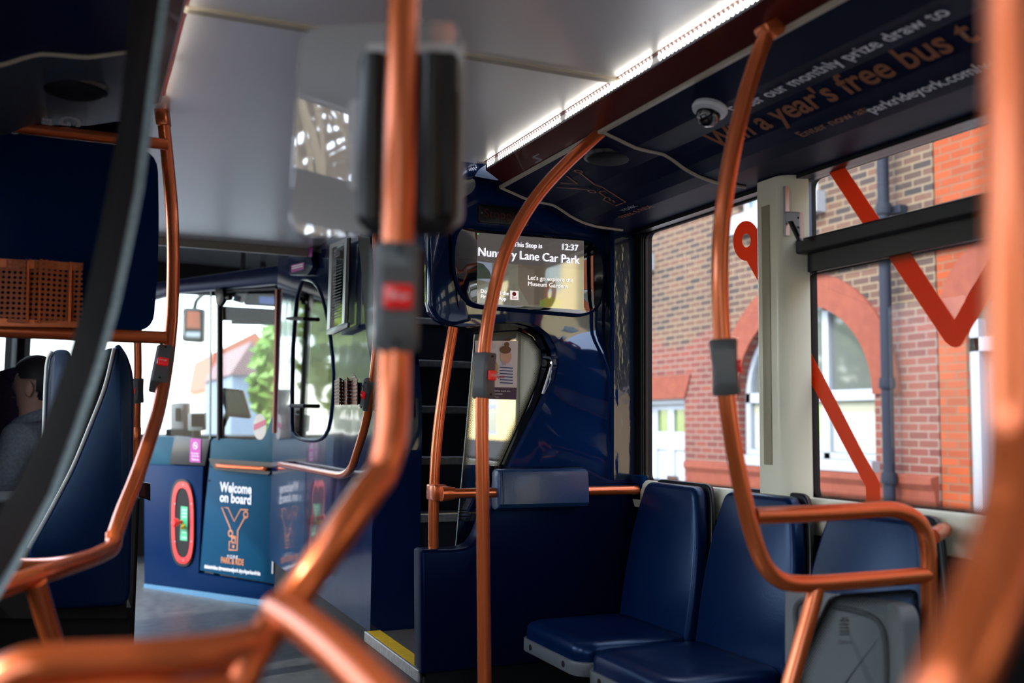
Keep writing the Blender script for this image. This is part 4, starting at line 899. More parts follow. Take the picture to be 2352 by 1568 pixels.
# ---- framed poster and copper ornament on the cab side
XQ = 1.005
t = thing('framed_poster', 'aluminium framed dark timetable poster hung on the cab wall', 'poster', tuple(Xp(775,765,XQ)))
out = [(757,562),(797,546),(790,752),(750,768)]; inn = [(763,570),(791,556),(785,742),(757,757)]
obj('frame', holed(B(), [Xp(x, y, XQ-.012) for x, y in out], [[Xp(x, y, XQ-.012) for x, y in inn]], (.010,0,0)), STEEL, t)
obj('poster_sheet', prism(B(), [Xp(x, y, XQ-.002) for x, y in inn], (.003,0,0)), DIALK, t)
obj('side_block', prism(B(), [Xp(x, y, XQ-.004) for x, y in ((796,547),(803,545),(797,742),(790,752))], (.006,0,0)), BLACK, t)
obj('bottom_block', prism(B(), [Xp(x, y, XQ-.02) for x, y in ((749,757),(790,741),(798,741),(797,752),(764,768),(750,768))], (.012,0,0), .003, 2), GREY, t, True)
nX = Vector((-1,0,0))
text('York Park & Ride', Xp(764,584,XQ-.003), Xp(788,574,XQ-.003), nX, mat('grey_print'), t, 'lettering'); text('timetable', Xp(764,594,XQ-.003), Xp(781,587,XQ-.003), nX, mat('grey_print'), t, 'lettering')
bm = B()
for y in range(615, 735, 7): ribbon(bm, [Xp(764-(y-600)*.03,y,XQ-.003), Xp(786-(y-600)*.03,y-9,XQ-.003)], .003, nX)
obj('timetable_rows', bm, mat('dim_print', (.10,.11,.12), .5), t)
t = thing('passenger_sign', 'small magenta notice on the black box above the cab door', 'notice', tuple(Xp(680,625,1.0)))
obj('box', prism(B(), roundpoly([Xp(x, y, 1.0) for x, y in ((660,590),(712,578),(718,612),(705,632),(664,632))], .02), (.028,0,0), .006, 2), NAVYF, t, True)
obj('notice', prism(B(), [Xp(x, y, .997) for x, y in ((668,609),(699,602),(698,618),(669,626))], (.002,0,0)), MAGENTA, t)
obj('notice', prism(B(), [Xp(x, y, .997) for x, y in ((709,570),(718,568),(716,590),(708,590))], (.002,0,0)), MAGENTA, t)
bm = B()
for y in (612, 617): ribbon(bm, [Xp(671,y,.996), Xp(696,y-6,.996)], .006, nX)
obj('notice_lines', bm, WHITE, t)
XO = .955
t = thing('terrace_ornament', 'pierced copper ornament shaped like three gabled houses on the cab wall', 'ornament', tuple(Xp(795,930,XO)))
zz = [(768,0),(779,-.03),(789,0),(797,-.03),(804,0),(820,-.045)]
for i in range(5):
    (xa, oa), (xb, ob) = zz[i], zz[i+1]
    pk = 866 if i < 4 else 858
    ya, yb2 = (pk+8 if i % 2 == 0 else pk), (pk if i % 2 == 0 else pk+8)
    q_ = [Xp(xa, 930, XO+oa), Xp(xb, 930, XO+ob), Xp(xb, yb2 if i < 4 else 872, XO+ob)]
    if i == 4: q_.append(Xp(812, 857, XO+(oa+ob)/2))
    q_.append(Xp(xa, ya if i < 4 else 870, XO+oa))
    obj('house_panel', prism(B(), q_, (.003,0,0)), PERFX, t)
obj('backing', prism(B(), [Xp(x, y, XC-.012) for x, y in ((770,880),(818,878),(818,928),(770,928))], (.012,0,0)), BLACKM, t)
for y in (885, 922): obj('peg', tube(B(), [Xp(795,y,XC), Xp(797,y,XO)], .004, 6, 0), BLACK, t)
# ---- left side: draught screen, seat, heater box, ornament, passenger
YS = 1.4
t = thing('draught_screen', 'tall curved glass draught screen with a dark border, close on the left', 'glass screen', (-.15, YS, 0))
oo = [(394,-90),(388,0),(374,100),(360,200),(348,300),(331,430),(306,560),(277,695),(239,835),(190,980),(134,1130),(54,1280),(-60,1470)]
ii = [(302,-90),(298,0),(288,120),(270,300),(252,400),(228,530),(196,680),(152,830),(96,985),(45,1100),(-40,1240),(-170,1440)]
pl_ = lambda x, y, o=0: Yp(x, y, YS+o)
gi = [pl_(x, y) for x, y in ii] + [Vector((XL+.02,YS,.62)), Vector((XL+.02,YS,1.70)), pl_(-200,-90)]
obj('glass_pane', prism(B(), [Vector((XL+.02,YS,1.715)), Vector((.062,YS,1.72))] + gi[1:-3] + [Vector((-.16,YS,.62)), Vector((XL+.02,YS,.62))], (0,.006,0)), SCREENG, t)
rim = [(x-22, y) for x, y in oo]
obj('border', prism(B(), [pl_(x, y, -.002) for x, y in rim] + [pl_(x, y, -.002) for x, y in ii[::-1]], (0,.010,0)), mat('screen_border', (.012,.011,.013), .22, 0, .3), t)
obj('edge_rim', prism(B(), [pl_(x, y, -.001) for x, y in oo] + [pl_(x, y, -.001) for x, y in rim[::-1]], (0,.008,0)), speckle('dotted_rim', (.20,.27,.30), (.32,.40,.43), 240, .25, 0), t)
bm = B(); box(bm, -.32, -.26, YS-.01, YS+.016, 0, .78); box(bm, XL, -.10, YS-.012, YS+.018, .60, .66); obj('foot_bracket', bm, BLACKM, t)
YA = 3.0
t = thing('bus_seat', 'tall navy seat back with pale piping beside the left frame pole', 'seat', tuple(Vector((.03, YA+.2, 0))))
sp_ = [(262,795),(274,788),(292,812),(305,850),(309,895),(306,1100),(300,1370),(286,1392),(105,1402),(72,1370),(66,1260),(112,1178),(165,1076),(205,980),(240,890)]
bm = prism(B(), roundpoly([Yp(x, y, YA) for x, y in sp_], .02, 3), (0,.07,0)); bmesh.ops.bevel(bm, geom=[e for e in bm.edges if len(e.link_faces) == 2 and e.calc_face_angle(0) > .9], offset=.012, segments=3, profile=.5, affect='EDGES')
obj('backrest', bm, mat('navy_leather'), t, True, 60)
pipe = [(66,1258),(112,1178),(165,1076),(205,980),(240,890),(262,800)]
obj('piping', tube(B(), [Yp(x, y, YA-.003) for x, y in pipe], .0045, 8, 4), mat('pale_piping', (.42,.46,.44), .4), t, True)
obj('seat_shell', prism(B(), [Yp(x, y, YA+.05) for x, y in ((262,798),(250,800),(226,812),(196,890),(152,1000),(96,1110),(20,1240),(-60,1380),(-60,1420),(290,1420),(300,1000))] , (0,.03,0)), BLACKM, t)
obj('seat_base', box(B(), -.43, .16, YA+.085, YA+.5, .30, .52), BLACKM, t)
obj('pedestal', box(B(), -.43, .15, YA+.10, YA+.45, 0, .30), BLACKM, t)
t = thing('heater_box', 'black floor box with shiny corner fitting under the left seat', 'box', (.0, 3.6, 0))
obj('case', rbox(-.43, .197, 3.52, 3.95, 0, .80, .01), BLACKM, t)
obj('corner_fitting', prism(B(), [Yp(x, y, 3.515) for x, y in ((318,1105),(346,1110),(346,1150),(318,1140))], (0,.02,0), .004, 2), BLACKG, t)
# pierced copper ornament on the panel
yo = y2-.034
t = thing('terrace_ornament', 'large pierced copper ornament standing on the left cross bar', 'ornament', tuple(Yp(95,735,yo)))
zz = [(-30,0),(60,-.012),(68,0),(92,-.014),(163,0),(190,-.014)]
for (xa, oa), (xb, ob) in zip(zz, zz[1:]):
    obj('house_panel', prism(B(), [Yp(xa,738,yo+oa), Yp(xb,743,yo+ob), Yp(xb,604 if xb > 160 else 598,yo+ob), Yp(xa,594 if xa < 160 else 602,yo+oa)], (0,.003,0)), PERFY, t)
obj('top_plate', prism(B(), [Yp(x, y, yo-.006) for x, y in ((-30,592),(192,604),(190,622),(-30,612))], (0,.004,0)), ORANGE, t)
obj('base_plate', prism(B(), [Yp(x, y, yo-.006) for x, y in ((-30,730),(188,738),(188,752),(-30,748))], (0,.02,0)), ORANGE, t)
for xx in (62, 90, 160): obj('rib', tube(B(), [Yp(xx,740,yo-.010), Yp(xx+2,602,yo-.010)], .004, 8, 0), ORANGE, t)
# opposite seat back and the passenger seen under the bar
t = thing('bus_seat', 'plum patterned seat back behind the passenger on the left', 'seat', (-.30, 5.0, 0))
obj('backrest', prism(B(), roundpoly([(-.44,5.25,.45),(-.02,5.25,.45),(-.05,5.25,1.20),(-.14,5.25,1.32),(-.30,5.25,1.30),(-.44,5.25,1.24)], .05), (0,.09,0), .02, 3), SEATP, t, True)
obj('seat_base', box(B(), -.44, -.02, 5.18, 5.3, .36, .45), SEATP, t); obj('pedestal', box(B(), -.40, -.10, 5.2, 5.3, 0, .36), BLACKM, t)
t = thing('bus_seat', 'blue grey seat back with pale piping behind the seated passenger', 'seat', (-.0, 4.1, 0))
bm = prism(B(), roundpoly([Yp(x, y, 4.08) for x, y in ((98,1180),(100,1000),(104,880),(112,815),(128,802),(160,802),(172,850),(172,1180))], .04, 4), (0,.08,0), .015, 3)
obj('backrest', bm, mat('blue_grey_leather', (.045,.07,.12), .35, 0, .2), t, True)
obj('piping', tube(B(), [Yp(x, y, 4.078) for x, y in ((98,1120),(100,1000),(104,880),(109,826),(120,806))], .006, 8, 4), mat('pale_piping'), t, True)
obj('pedestal', box(B(), -.14, -.02, 4.09, 4.16, 0, .75), BLACKM, t)
# ---- passenger: seated, turned to the left, in a grey hooded top
def skinned(name, nodes, edges, m, parent, sub=2):
    me = bpy.data.meshes.new(name); me.from_pydata([n[0] for n in nodes], edges, []); o = bpy.data.objects.new(name, me); link(o)
    md = o.modifiers.new('s', 'SKIN'); md.use_smooth_shade = True
    for i, n in enumerate(nodes):
        v = me.skin_vertices[0].data[i]; r = n[1]; v.radius = r if isinstance(r, tuple) else (r, r)
    me.skin_vertices[0].data[0].use_root = True
    s = o.modifiers.new('u', 'SUBSURF'); s.levels = sub; s.render_levels = sub
    bpy.context.view_layer.update(); m2 = bpy.data.meshes.new_from_object(o.evaluated_get(bpy.context.evaluated_depsgraph_get()))
    bpy.data.objects.remove(o); bpy.data.meshes.remove(me)
    for p in m2.polygons: p.use_smooth = True
    return obj(name, m2, m, parent)
hp = A(76,885,4.55)                       # head centre
px0, py0, hz = hp.x, hp.y, hp.z
t = thing('person', 'seated person in a grey hooded top, glimpsed under the left cross bar', 'person', (px0, py0, 0))
F_ = Vector((-.93,.30,0)).normalized(); S_ = Vector((F_.y,-F_.x,0))   # facing, own right side away
if S_.y < 0: S_ = -S_
def L_(f, s, z): return Vector((px0, py0, 0)) + F_*f + S_*s + Vector((0,0,z))
Zs = .50
nodes = [(L_(-.02,0,Zs), .13), (L_(-.04,0,Zs+.22), (.15,.12)), (L_(-.03,0,Zs+.42), (.17,.125)), (L_(-.02,0,hz-.20), (.10,.09)), (L_(-.005,0,hz-.12), .055), (L_(.0,0,hz-.05), (.066,.075)), (L_(0,0,hz+.02), (.078,.092)), (L_(-.004,0,hz+.075), (.062,.074)),
    (L_(-.02,.17,hz-.23), .066), (L_(.02,.23,hz-.47), .05), (L_(.24,.16,hz-.55), .036), (L_(.33,.12,hz-.55), .026),
    (L_(-.02,-.17,hz-.23), .066), (L_(.02,-.23,hz-.47), .05), (L_(.24,-.16,hz-.55), .036), (L_(.33,-.12,hz-.55), .026),
    (L_(.05,.10,Zs), .10), (L_(.40,.11,Zs+.02), .075), (L_(.42,.11,.10), .045), (L_(.52,.11,.05), .035),
    (L_(.05,-.10,Zs), .10), (L_(.40,-.11,Zs+.02), .075), (L_(.42,-.11,.10), .045), (L_(.52,-.11,.05), .035)]
ed = [(0,1),(1,2),(2,3),(3,4),(4,5),(5,6),(6,7),(2,8),(8,9),(9,10),(10,11),(2,12),(12,13),(13,14),(14,15),(0,16),(16,17),(17,18),(18,19),(0,20),(20,21),(21,22),(22,23)]
body = skinned('body', nodes, ed, SKIN, t)
for v in body.data.vertices:               # brow, nose and chin on the face side
    w = v.co; f = w.dot(F_); z = w.z
    if z > hz-.10 and f > .045:
        s = abs(w.dot(S_)); w += F_*(.022*max(0, 1-s/.018)*max(0, 1-abs(z-(hz-.015))/.03) + .008*max(0, 1-abs(z-(hz-.085))/.02))
for s_ in (-1, 1):
    bm = B(); c = L_(-.012, .083*s_, hz-.018)
    bmesh.ops.create_uvsphere(bm, u_segments=14, v_segments=10, radius=1)
    M = Matrix((F_*.020, S_*.010, Vector((0,0,.036)))).transposed().to_4x4(); M.translation = c; bmesh.ops.transform(bm, matrix=M, verts=bm.verts); obj('ear', bm, SKIN, t, True)
    for k in range(5):
        b0 = L_(.33+.004*k, (.12+.016*(k-2))*s_, hz-.55); obj('finger' if k else 'thumb', tube(B(), [b0, b0+F_*(.04)+Vector((0,0,-.008)), b0+F_*.075+Vector((0,0,-.03))] if k else [L_(.30,.09*s_,hz-.55), L_(.34,.07*s_,hz-.55), L_(.37,.065*s_,hz-.56)], .0085, 8, 3), SKIN, t, True)
    obj('eye', lathe(B(), [(.001,0),(.009,.002),(.009,.006)], L_(.080, .030*s_, hz+.012), F_, 12), BLACKG, t)
obj('mouth', frame_box(L_(.083,0,hz-.055), S_, F_, (0,0,1), .020, .003, .004, .002), mat('lip', (.35,.12,.10), .5), t)
bm = B(); bmesh.ops.create_uvsphere(bm, u_segments=64, v_segments=44, radius=1)
M = Matrix((F_*.100, S_*.086, Vector((0,0,.105)))).transposed().to_4x4(); M.translation = L_(-.014,0,hz+.028); bmesh.ops.transform(bm, matrix=M, verts=bm.verts)
dl = [v for v in bm.verts if (v.co-L_(0,0,0)).dot(F_) > .045 + (v.co.z-hz-.05)*.6 or (v.co.z < hz+.022 and (v.co-L_(0,0,0)).dot(F_) > -.038) or v.co.z < hz-.075]
bmesh.ops.delete(bm, geom=dl, context='VERTS'); bmesh.ops.solidify(bm, geom=bm.faces[:], thickness=.008); obj('hair', bm, HAIR, t, True)
hn = [(L_(-.02,0,Zs+.02), .15), (L_(-.04,0,Zs+.22), (.175,.145)), (L_(-.03,0,hz-.31), (.195,.15)), (L_(-.02,0,hz-.18), (.085,.09)), (L_(-.02,.185,hz-.235), .086), (L_(.02,.25,hz-.47), .066), (L_(.22,.17,hz-.55), .050), (L_(-.02,-.185,hz-.235), .086), (L_(.02,-.25,hz-.47), .066), (L_(.22,-.17,hz-.55), .050)]
skinned('hooded_top', hn, [(0,1),(1,2),(2,3),(2,4),(4,5),(5,6),(2,7),(7,8),(8,9)], HOOD, t)
obj('hood', tube(B(), [L_(.09*math.cos(a)-.035, .088*math.sin(a), hz-.150+.035*math.cos(a+math.pi)) for a in (2*math.pi*k/14 for k in range(14))], .030, 10, 2, closed=True), HOOD, t, True)
skinned('trousers', [(L_(-.02,0,Zs), .14), (L_(.05,.10,Zs), .11), (L_(.40,.11,Zs+.02), .085), (L_(.42,.11,.16), .06), (L_(.05,-.10,Zs), .11), (L_(.40,-.11,Zs+.02), .085), (L_(.42,-.11,.16), .06)], [(0,1),(1,2),(2,3),(0,4),(4,5),(5,6)], mat('dark_trousers', (.02,.022,.03), .8), t)
for s_ in (-1, 1): obj('shoe', frame_box(L_(.48,.11*s_,.045), F_, S_, (0,0,1), .13, .045, .045, .025, 3), BLACKM, t, True)
# ================================================================== OUTSIDE
GZ = -.62
struct('ground', box(B(), -60, 60, -60, 90, GZ-.1, GZ), speckle('tarmac', (.20,.20,.20), (.28,.275,.27), 6, .85, .2))
struct('pavement', box(B(), 5.0, 7.0, -40, 30, GZ, GZ+.10), speckle('paving', (.36,.35,.33), (.44,.43,.41), 3, .85, .1))
XH = 7.0
BR1 = brick('red_brick', (.165,.040,.025), (.105,.026,.020), (.185,.130,.10), ((.115,.055,.032),(.030,.022,.021),(.20,.145,.09)), 2.75)
BR2 = brick('orange_brick', (.30,.047,.004), (.19,.030,.005), (.17,.075,.035))
TERRA = speckle('terracotta', (.165,.033,.015), (.20,.045,.02), 8, .8, .15)
STONE = mat('painted_stone', (.30,.31,.33), .6); SILLM = TERRA
WPANE = mat('house_glass', (.10,.11,.10), .05, 0, 1.); NET = mat('net_curtain', (.34,.37,.33), .8)
def hx(px, py, x=XH): return Xp(px, py, x)
t = thing('brick_house', 'red brick house across the street with arched white window and door', 'house', (XH+1, 9.5, GZ))
# openings
d0, d1 = hx(1572,950).y, 11.75; dt = 1.405
yc, hw, sz, spr = 8.47, 1.08, .74, 1.38     # arched window
arch = [(yc+hw, sz), (yc+hw, spr)] + [(yc+hw*math.cos(a), spr+.97*math.sin(a)) for a in (math.pi*k/20 for k in range(1, 20))] + [(yc-hw, spr), (yc-hw, sz)]
V = lambda y, z, x=XH: Vector((x, y, z))
ups = [(8.15, 9.52, 3.50, 5.2), (11.50, 12.6, 3.36, 5.0)]
hole = lambda a, b, c, d: [V(a,c), V(b,c), V(b,d), V(a,d)]
bm = holed(B(), [V(6.62,GZ), V(16,GZ), V(16,8.5), V(6.62,8.5)], [hole(d0, d1, GZ+.15, dt), [V(*p) for p in arch]] + [hole(*u) for u in ups], (.35,0,0)); obj('facade', bm, BR1, t)
obj('house_core', box(B(), XH+.36, XH+4, 6.65, 16, GZ, 8.4), mat('dark_room', (.02,.02,.022), .8), t)
# arch ring of moulded brick
o_ = [(yc+(hw+.34)*math.cos(a), spr+(.97+.34)*math.sin(a)) for a in (math.pi*k/24 for k in range(25))]; i_ = [(yc+hw*math.cos(a), spr+.97*math.sin(a)) for a in (math.pi*k/24 for k in range(25))]
obj('arch_surround', prism(B(), [V(*p, XH-.03) for p in o_ + i_[::-1]], (.10,0,0)), TERRA, t)
wf = obj('arched_window', holed(B(), [V(yc+(y-yc)*.995, z, XH+.10) for y, z in arch], [[V(yc+(y-yc)*.92, sz+.06+(z-sz)*.94, XH+.10) for y, z in arch]], (.08,0,0)), WHITEH, t)
bm = box(box(box(B(), XH+.10, XH+.17, yc-hw, yc+hw, spr-.05, spr+.06), XH+.10, XH+.17, yc-.33, yc-.24, sz, spr+.92), XH+.10, XH+.17, yc+.24, yc+.33, sz, spr+.92); obj('glazing_bars', bm, WHITEH, wf)
obj('pane', prism(B(), [V(y, z, XH+.15) for y, z in arch], (.01,0,0)), WPANE, wf)
obj('net_curtain', box(B(), XH+.148, XH+.149, yc-hw*.9, yc+hw*.9, sz+.07, sz+.47), NET, wf)
obj('drape', box(B(), XH+.147, XH+.148, yc-hw*.9, yc+hw*.9, sz+.47, spr-.05), mat('pale_drape', (.30,.30,.22), .8), wf)
obj('window_sill', box(B(), XH-.10, XH+.15, yc-hw-.05, yc+hw+.05, sz-.11, sz), STONE, wf)
obj('window_notice', box(B(), XH+.143, XH+.145, yc-.12, yc+.10, sz+.22, sz+.56), mat('green_notice', (.32,.56,.06), .5), wf)
obj('plinth_course', prism(B(), [V(6.63,z,XH-x) for z, x in ((.40,0),(.40,.05),(.50,.06),(.56,.10),(.62,.10),(.64,0))], (0,d0-.12-6.63,0)), TERRA, t)
obj('plinth', box(B(), XH-.045, XH, 6.63, d0-.12, GZ, .40), brick('orange_plinth_brick', (.21,.045,.017), (.16,.035,.015), (.15,.07,.04)), t)
obj('door_lintel', prism(B(), [V(d0-.02,dt,XH-.02), V(12,dt,XH-.02), V(12,dt+.30,XH-.02), V(d0-.16,dt+.30,XH-.02)], (.12,0,0)), TERRA, t)
dr = obj('front_door', holed(B(), [V(d0+.09,GZ+.15,XH+.14), V(d1,GZ+.15,XH+.14), V(d1,dt-.06,XH+.14), V(d0+.09,dt-.06,XH+.14)], [hole2 for hole2 in ([[V(a,c,XH+.14), V(b,c,XH+.14), V(b,d_,XH+.14), V(a,d_,XH+.14)] for a, b, c, d_ in ((d0+.20,d0+.46,.98,1.27),(d0+.60,d0+.86,.98,1.27),(d0+.18,d0+.46,-.1,.75),(d0+.60,d0+.88,-.1,.75))])], (.05,0,0)), WHITEH, t)
obj('door_panels', box(B(), XH+.165, XH+.175, d0+.12, d1-.1, GZ+.2, .9), WHITEH, dr); obj('fanlight', box(B(), XH+.165, XH+.175, d0+.15, d0+.95, .95, 1.3), mat('green_glass', (.10,.16,.02), .1, 0, .5), dr)
obj('letter_box', box(B(), XH+.13, XH+.142, d0+.38, d0+.62, .335, .41), mat('brass_dark', (.08,.04,.03), .4, .6), dr)
obj('door_frame', box(box(B(), XH+.06, XH+.2, d0, d0+.09, GZ+.1, dt), XH+.06, XH+.2, d0, d1, dt-.06, dt), WHITEH, t)
for a, b, c, e in ups:
    w = obj('sash_window', holed(B(), [V(a,c,XH+.08), V(b,c,XH+.08), V(b,e,XH+.08), V(a,e,XH+.08)], [[V(a+.09,c+.09,XH+.08), V(b-.09,c+.09,XH+.08), V(b-.09,e-.09,XH+.08), V(a+.09,e-.09,XH+.08)]], (.06,0,0)), WHITEH, t)
    obj('pane', box(B(), XH+.11, XH+.12, a, b, c, e), mat('blue_reflecting_glass', (.16,.22,.28), .05, 0, 1.), w); obj('window_sill', box(B(), XH-.12, XH+.1, a-.12, b+.1, c-.22, c), STONE, w)
t = thing('drainpipe', 'black cast drainpipe down the brick house front', 'drainpipe', (XH-.08, 7.06, GZ))
obj('pipe', lathe(B(), [(.055,0),(.055,8.5)], (XH-.16,7.06,GZ), (0,0,1), 14), mat('blue_black_iron', (.008,.011,.022), .6, 0, 0, .3), t, True)
for z in (.55, 1.42, 3.05, 4.8): obj('collar', lathe(B(), [(.07,0),(.075,.03),(.07,.10)], (XH-.16,7.06,z), (0,0,1), 14), mat('blue_black_iron'), t, True)
obj('wall_bracket', rbox(XH-.10, XH, 6.92, 7.10, 3.05, 3.13, .01), mat('blue_black_iron'), t)
# orange brick neighbour with a tall white door under a brick arch
t = thing('brick_house', 'orange brick house front with tall white door behind the near pole', 'house', (XH+1, 4, GZ))
dy0, dy1 = 5.25, 6.30
ar = [(dy0, GZ+.15), (dy1, GZ+.15), (dy1, 2.0)] + [(5.775+.525*math.cos(a), 2.0+.42*math.sin(a)) for a in (math.pi*k/14 for k in range(1, 14))] + [(dy0, 2.0)]
bm = holed(B(), [V(-4.4,GZ), V(6.60,GZ), V(6.60,8), V(-4.4,8)], [[V(*p) for p in ar]] + [hole(a, a+1.1, .5, 2.2) for a in (-3.2, -.6, 2.6)] + [hole(a, a+1.1, 3.7, 5.3) for a in (-3.2, -.6, 2.6)], (.35,0,0)); obj('facade', bm, BR2, t)
obj('house_core', box(B(), XH+.36, XH+4, -4.4, 6.6, GZ, 7.9), mat('dark_room'), t)
o_ = [(5.775+.80*math.cos(a), 2.0+.74*math.sin(a)) for a in (math.pi*k/16 for k in range(17))]; i_ = [(5.775+.525*math.cos(a), 2.0+.42*math.sin(a)) for a in (math.pi*k/16 for k in range(17))]
obj('door_arch', prism(B(), [V(*p, XH-.03) for p in o_ + i_[::-1]], (.1,0,0)), TERRA, t)
dr = obj('front_door', box(B(), XH+.16, XH+.2, dy0+.1, dy1-.08, GZ+.15, 1.72), WHITEH, t)
bm = B()
for z0, z1 in ((-.3,.28),(.42,.95),(1.08,1.58)):
    for a in (dy0+.2, dy0+.56): box(bm, XH+.145, XH+.165, a, a+.28, z0, z1)
obj('door_panels', bm, STONE, dr)
obj('door_frame', box(box(box(B(), XH+.04, XH+.2, dy0, dy0+.1, GZ+.1, 2.0), XH+.04, XH+.2, dy1-.1, dy1, GZ+.1, 2.0), XH+.04, XH+.2, dy0, dy1, 1.72, 1.84), WHITEH, t)
obj('fanlight', box(B(), XH+.14, XH+.15, dy0, dy1, 1.84, 2.45), WPANE, t)
for z in (.5, 3.7):
    for a in (-3.2, -.6, 2.6):
        w = obj('sash_window', holed(B(), [V(a,z,XH+.08), V(a+1.1,z,XH+.08), V(a+1.1,z+1.65,XH+.08), V(a,z+1.65,XH+.08)], [[V(a+.09,z+.09,XH+.08), V(a+1.01,z+.09,XH+.08), V(a+1.01,z+1.56,XH+.08), V(a+.09,z+1.56,XH+.08)]], (.06,0,0)), WHITEH, t); obj('pane', box(B(), XH+.11, XH+.12, a, a+1.1, z, z+1.65), WPANE, w)
# cream rendered house further back along the same side, mirrored in the bus's glass
t = thing('rendered_house', 'sunlit cream rendered house mirrored in the display and the stair glass', 'house', (XH+1, -12, GZ))
YW = speckle('cream_render', (.88,.66,.28), (.94,.73,.34), 3, .9, .1)
wn_ = [(y, z) for z in (.82, 3.2) for y in (-9.3, -11.8, -15.6, -18.0, -21.5)]
obj('facade', holed(B(), [V(-26,GZ), V(-7.5,GZ), V(-7.5,5.2), V(-26,5.2)], [hole(y, y+1.25, z, z+1.3) for y, z in wn_], (.3,0,0)), YW, t)
obj('house_core', box(B(), XH+.31, XH+5, -26, -7.5, GZ, 5.1), mat('dark_room'), t)
obj('plinth', box(B(), XH-.06, XH, -26, -7.5, GZ, .72), mat('dark_plinth', (.03,.03,.03), .8), t)
for y, z in wn_:
    w = obj('sash_window', holed(B(), [V(y,z,XH+.06), V(y+1.25,z,XH+.06), V(y+1.25,z+1.3,XH+.06), V(y,z+1.3,XH+.06)], [[V(y+.08,z+.08,XH+.06), V(y+1.17,z+.08,XH+.06), V(y+1.17,z+.60,XH+.06), V(y+.08,z+.60,XH+.06)], [V(y+.08,z+.68,XH+.06), V(y+1.17,z+.68,XH+.06), V(y+1.17,z+1.22,XH+.06), V(y+.08,z+1.22,XH+.06)]], (.06,0,0)), WHITEH, t)
    obj('pane', box(B(), XH+.09, XH+.1, y, y+1.25, z, z+1.3), mat('green_blind_glass', (.06,.12,.09), .1, 0, 1.), w)
# ---- beyond the windscreen
t = thing('terrace_house', 'pale gabled house far down the road beyond the windscreen', 'house', (7.5, 60, GZ))
obj('walls', box(B(), 6.9, 12, 60, 70, GZ, 2.9), mat('pale_render', (.55,.42,.30), .9), t)
obj('roof', prism(B(), [(6.7,59.8,2.9),(12.2,59.8,2.9),(9.4,59.8,6.4),(7.0,59.8,5.0)], (0,10.4,0)), mat('red_tiles', (.30,.09,.05), .8), t)
obj('chimney', box(B(), 7.2, 7.7, 61, 62, 3.6, 5.2), BR1, t)
def tree(x, y, h, r, col, label, seed, name='leafy_tree', n=700, ls=.5):
    rr = random.Random(seed); t = thing(name, label, 'tree', (x, y, GZ))
    obj('trunk', tube(B(), [(x, y, GZ), (x+.1, y, GZ+h*.4), (x, y+.1, GZ+h*.75)], lambda k: .28*(1-k*.7), 10, 3), mat('bark', (.06,.045,.03), .9), t, True)
    bm = B()
    for _ in range(n):
        a, b, q_ = rr.uniform(0, 6.28), math.acos(rr.uniform(-1, 1)), rr.random()**.33
        c = Vector((x+r*q_*math.sin(b)*math.cos(a), y+r*q_*math.sin(b)*math.sin(a), GZ+h*.62+h*.40*q_*math.cos(b)))
        u = Vector((rr.gauss(0,1), rr.gauss(0,1), rr.gauss(0,1))).normalized(); v = u.orthogonal().normalized(); s = ls*rr.uniform(.6, 1.2)
        bm.faces.new([bm.verts.new(c+u*s*.5), bm.verts.new(c+v*s*.3), bm.verts.new(c-u*s*.5), bm.verts.new(c-v*s*.3)])
    f = obj('foliage', bm, mat(*col), t); f['kind'] = 'stuff'; return t
G1 = ('leaf_green', (.13,.24,.035), .6); G2 = ('leaf_yellow_green', (.26,.34,.05), .6)
tree(5.0, 23, 4.4, 1.5, G1, 'big green tree seen through the cab door glass', 1, n=3600, ls=.4)
tree(4.4, 19, 1.9, .9, G2, 'low yellow green tree beside the road ahead', 2, n=1200, ls=.35)
tree(-2.9, 17, 6, 1.9, G2, 'yellow green tree left of the road, mirrored in the cab wall', 3, n=900)
tree(-6.2, 25, 8, 3.2, G1, 'dark green tree left of the road behind the yellow one', 4, n=900)
t = thing('terrace_house', 'blue grey gabled house end beside the green tree ahead', 'house', (5.2, 36, GZ))
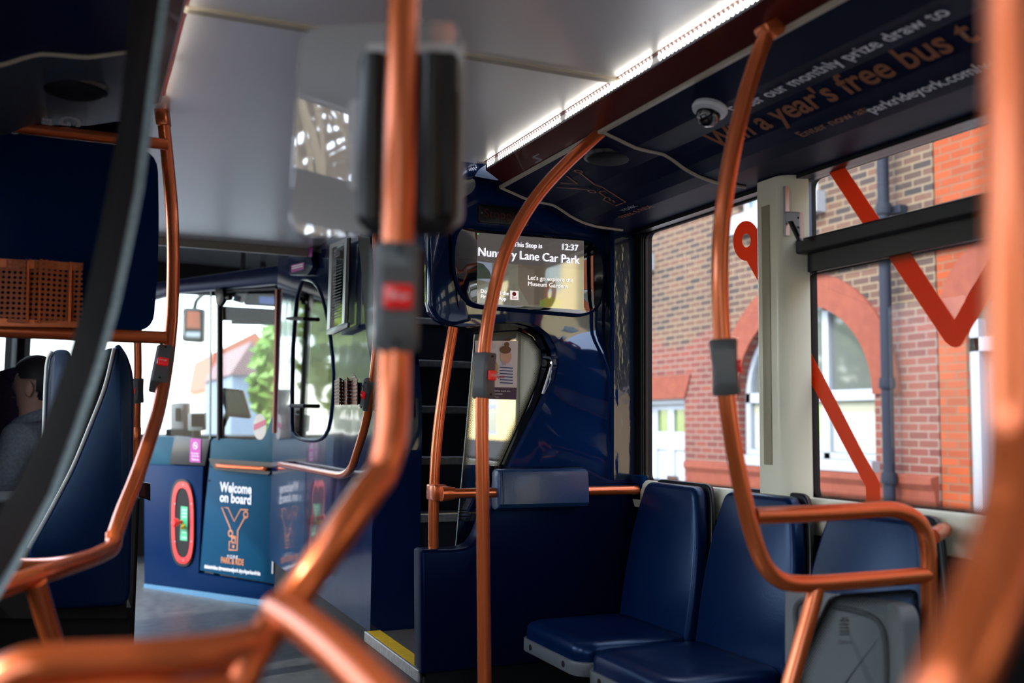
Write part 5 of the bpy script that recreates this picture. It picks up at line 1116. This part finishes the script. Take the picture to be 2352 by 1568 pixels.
obj('walls', box(B(), 4.9, 6.2, 36, 44, GZ, 2.7), mat('blue_grey_render', (.16,.20,.26), .9), t); obj('roof', prism(B(), [(4.8,35.8,2.7),(6.3,35.8,2.7),(5.5,35.8,3.9)], (0,8.4,0)), mat('purple_slate', (.16,.09,.09), .8), t)
# bare willows: one mirrored in the passenger mirror, one in the display
WB = mat('willow_bark', (.34,.25,.13), .8)
def willow(wx, wy, label, seed, n, th=.022, k0=1.0):
    rw = random.Random(seed); t = thing('bare_willow', label, 'tree', (wx, wy, GZ))
    obj('trunk', tube(B(), [(wx,wy,GZ),(wx+.1,wy,2),(wx,wy,4.6),(wx+.3,wy,6.5)], lambda k: .35*(1-k*.6), 12, 4), mat('bark'), t, True)
    bm = B()
    for _ in range(n):
        a = rw.uniform(0, 6.28); z = rw.uniform(2.6, 6.8); d = Vector((math.cos(a), math.sin(a), 0)); l = rw.uniform(1.2, 4.0)*k0; p = Vector((wx, wy, z))
        w = rw.uniform(-.3, .3)
        tube(bm, [p, p+d*l*.4+Vector((0,0,.8)), p+d*l*.75+Vector((w,w,.4)), p+d*l+Vector((w,-w,-1.2)), p+d*(l*1.08)+Vector((w,-w,-3.2))], lambda k: th*(1-k*.8)+.003, 4, 3, cap=False)
    f = obj('branches', bm, WB, t); f['kind'] = 'stuff'
willow(-7.5, -4.5, 'bare pale twigged willow mirrored in the passenger mirror', 5, 300, .032)
willow(9.2, -5.95, 'bare willow behind the tan garden wall, mirrored in the display', 6, 420, .018, .34)
t = thing('garden_wall', 'low tan garden wall between the brick house and the cream house', 'wall', (XH, -6, GZ))
obj('wall_body', box(B(), XH, XH+.3, -7.45, -4.45, GZ, 1.45), speckle('tan_render', (.50,.34,.18), (.58,.40,.22), 5, .9, .1), t); obj('coping', box(B(), XH-.04, XH+.34, -7.45, -4.45, 1.45, 1.53), STONE, t)
# street front opposite, on the left of the bus
t = thing('street_block', 'long pale street front on the left side of the road', 'building', (-16, 0, GZ))
obj('walls', box(B(), -22, -16, -30, 8, GZ, 3.0), mat('grey_render', (.42,.40,.36), .9), t); obj('roof', prism(B(), [(-22.3,-30,3.0),(-15.7,-30,3.0),(-19,-30,4.4)], (0,38,0)), mat('slate', (.07,.07,.08), .7), t)
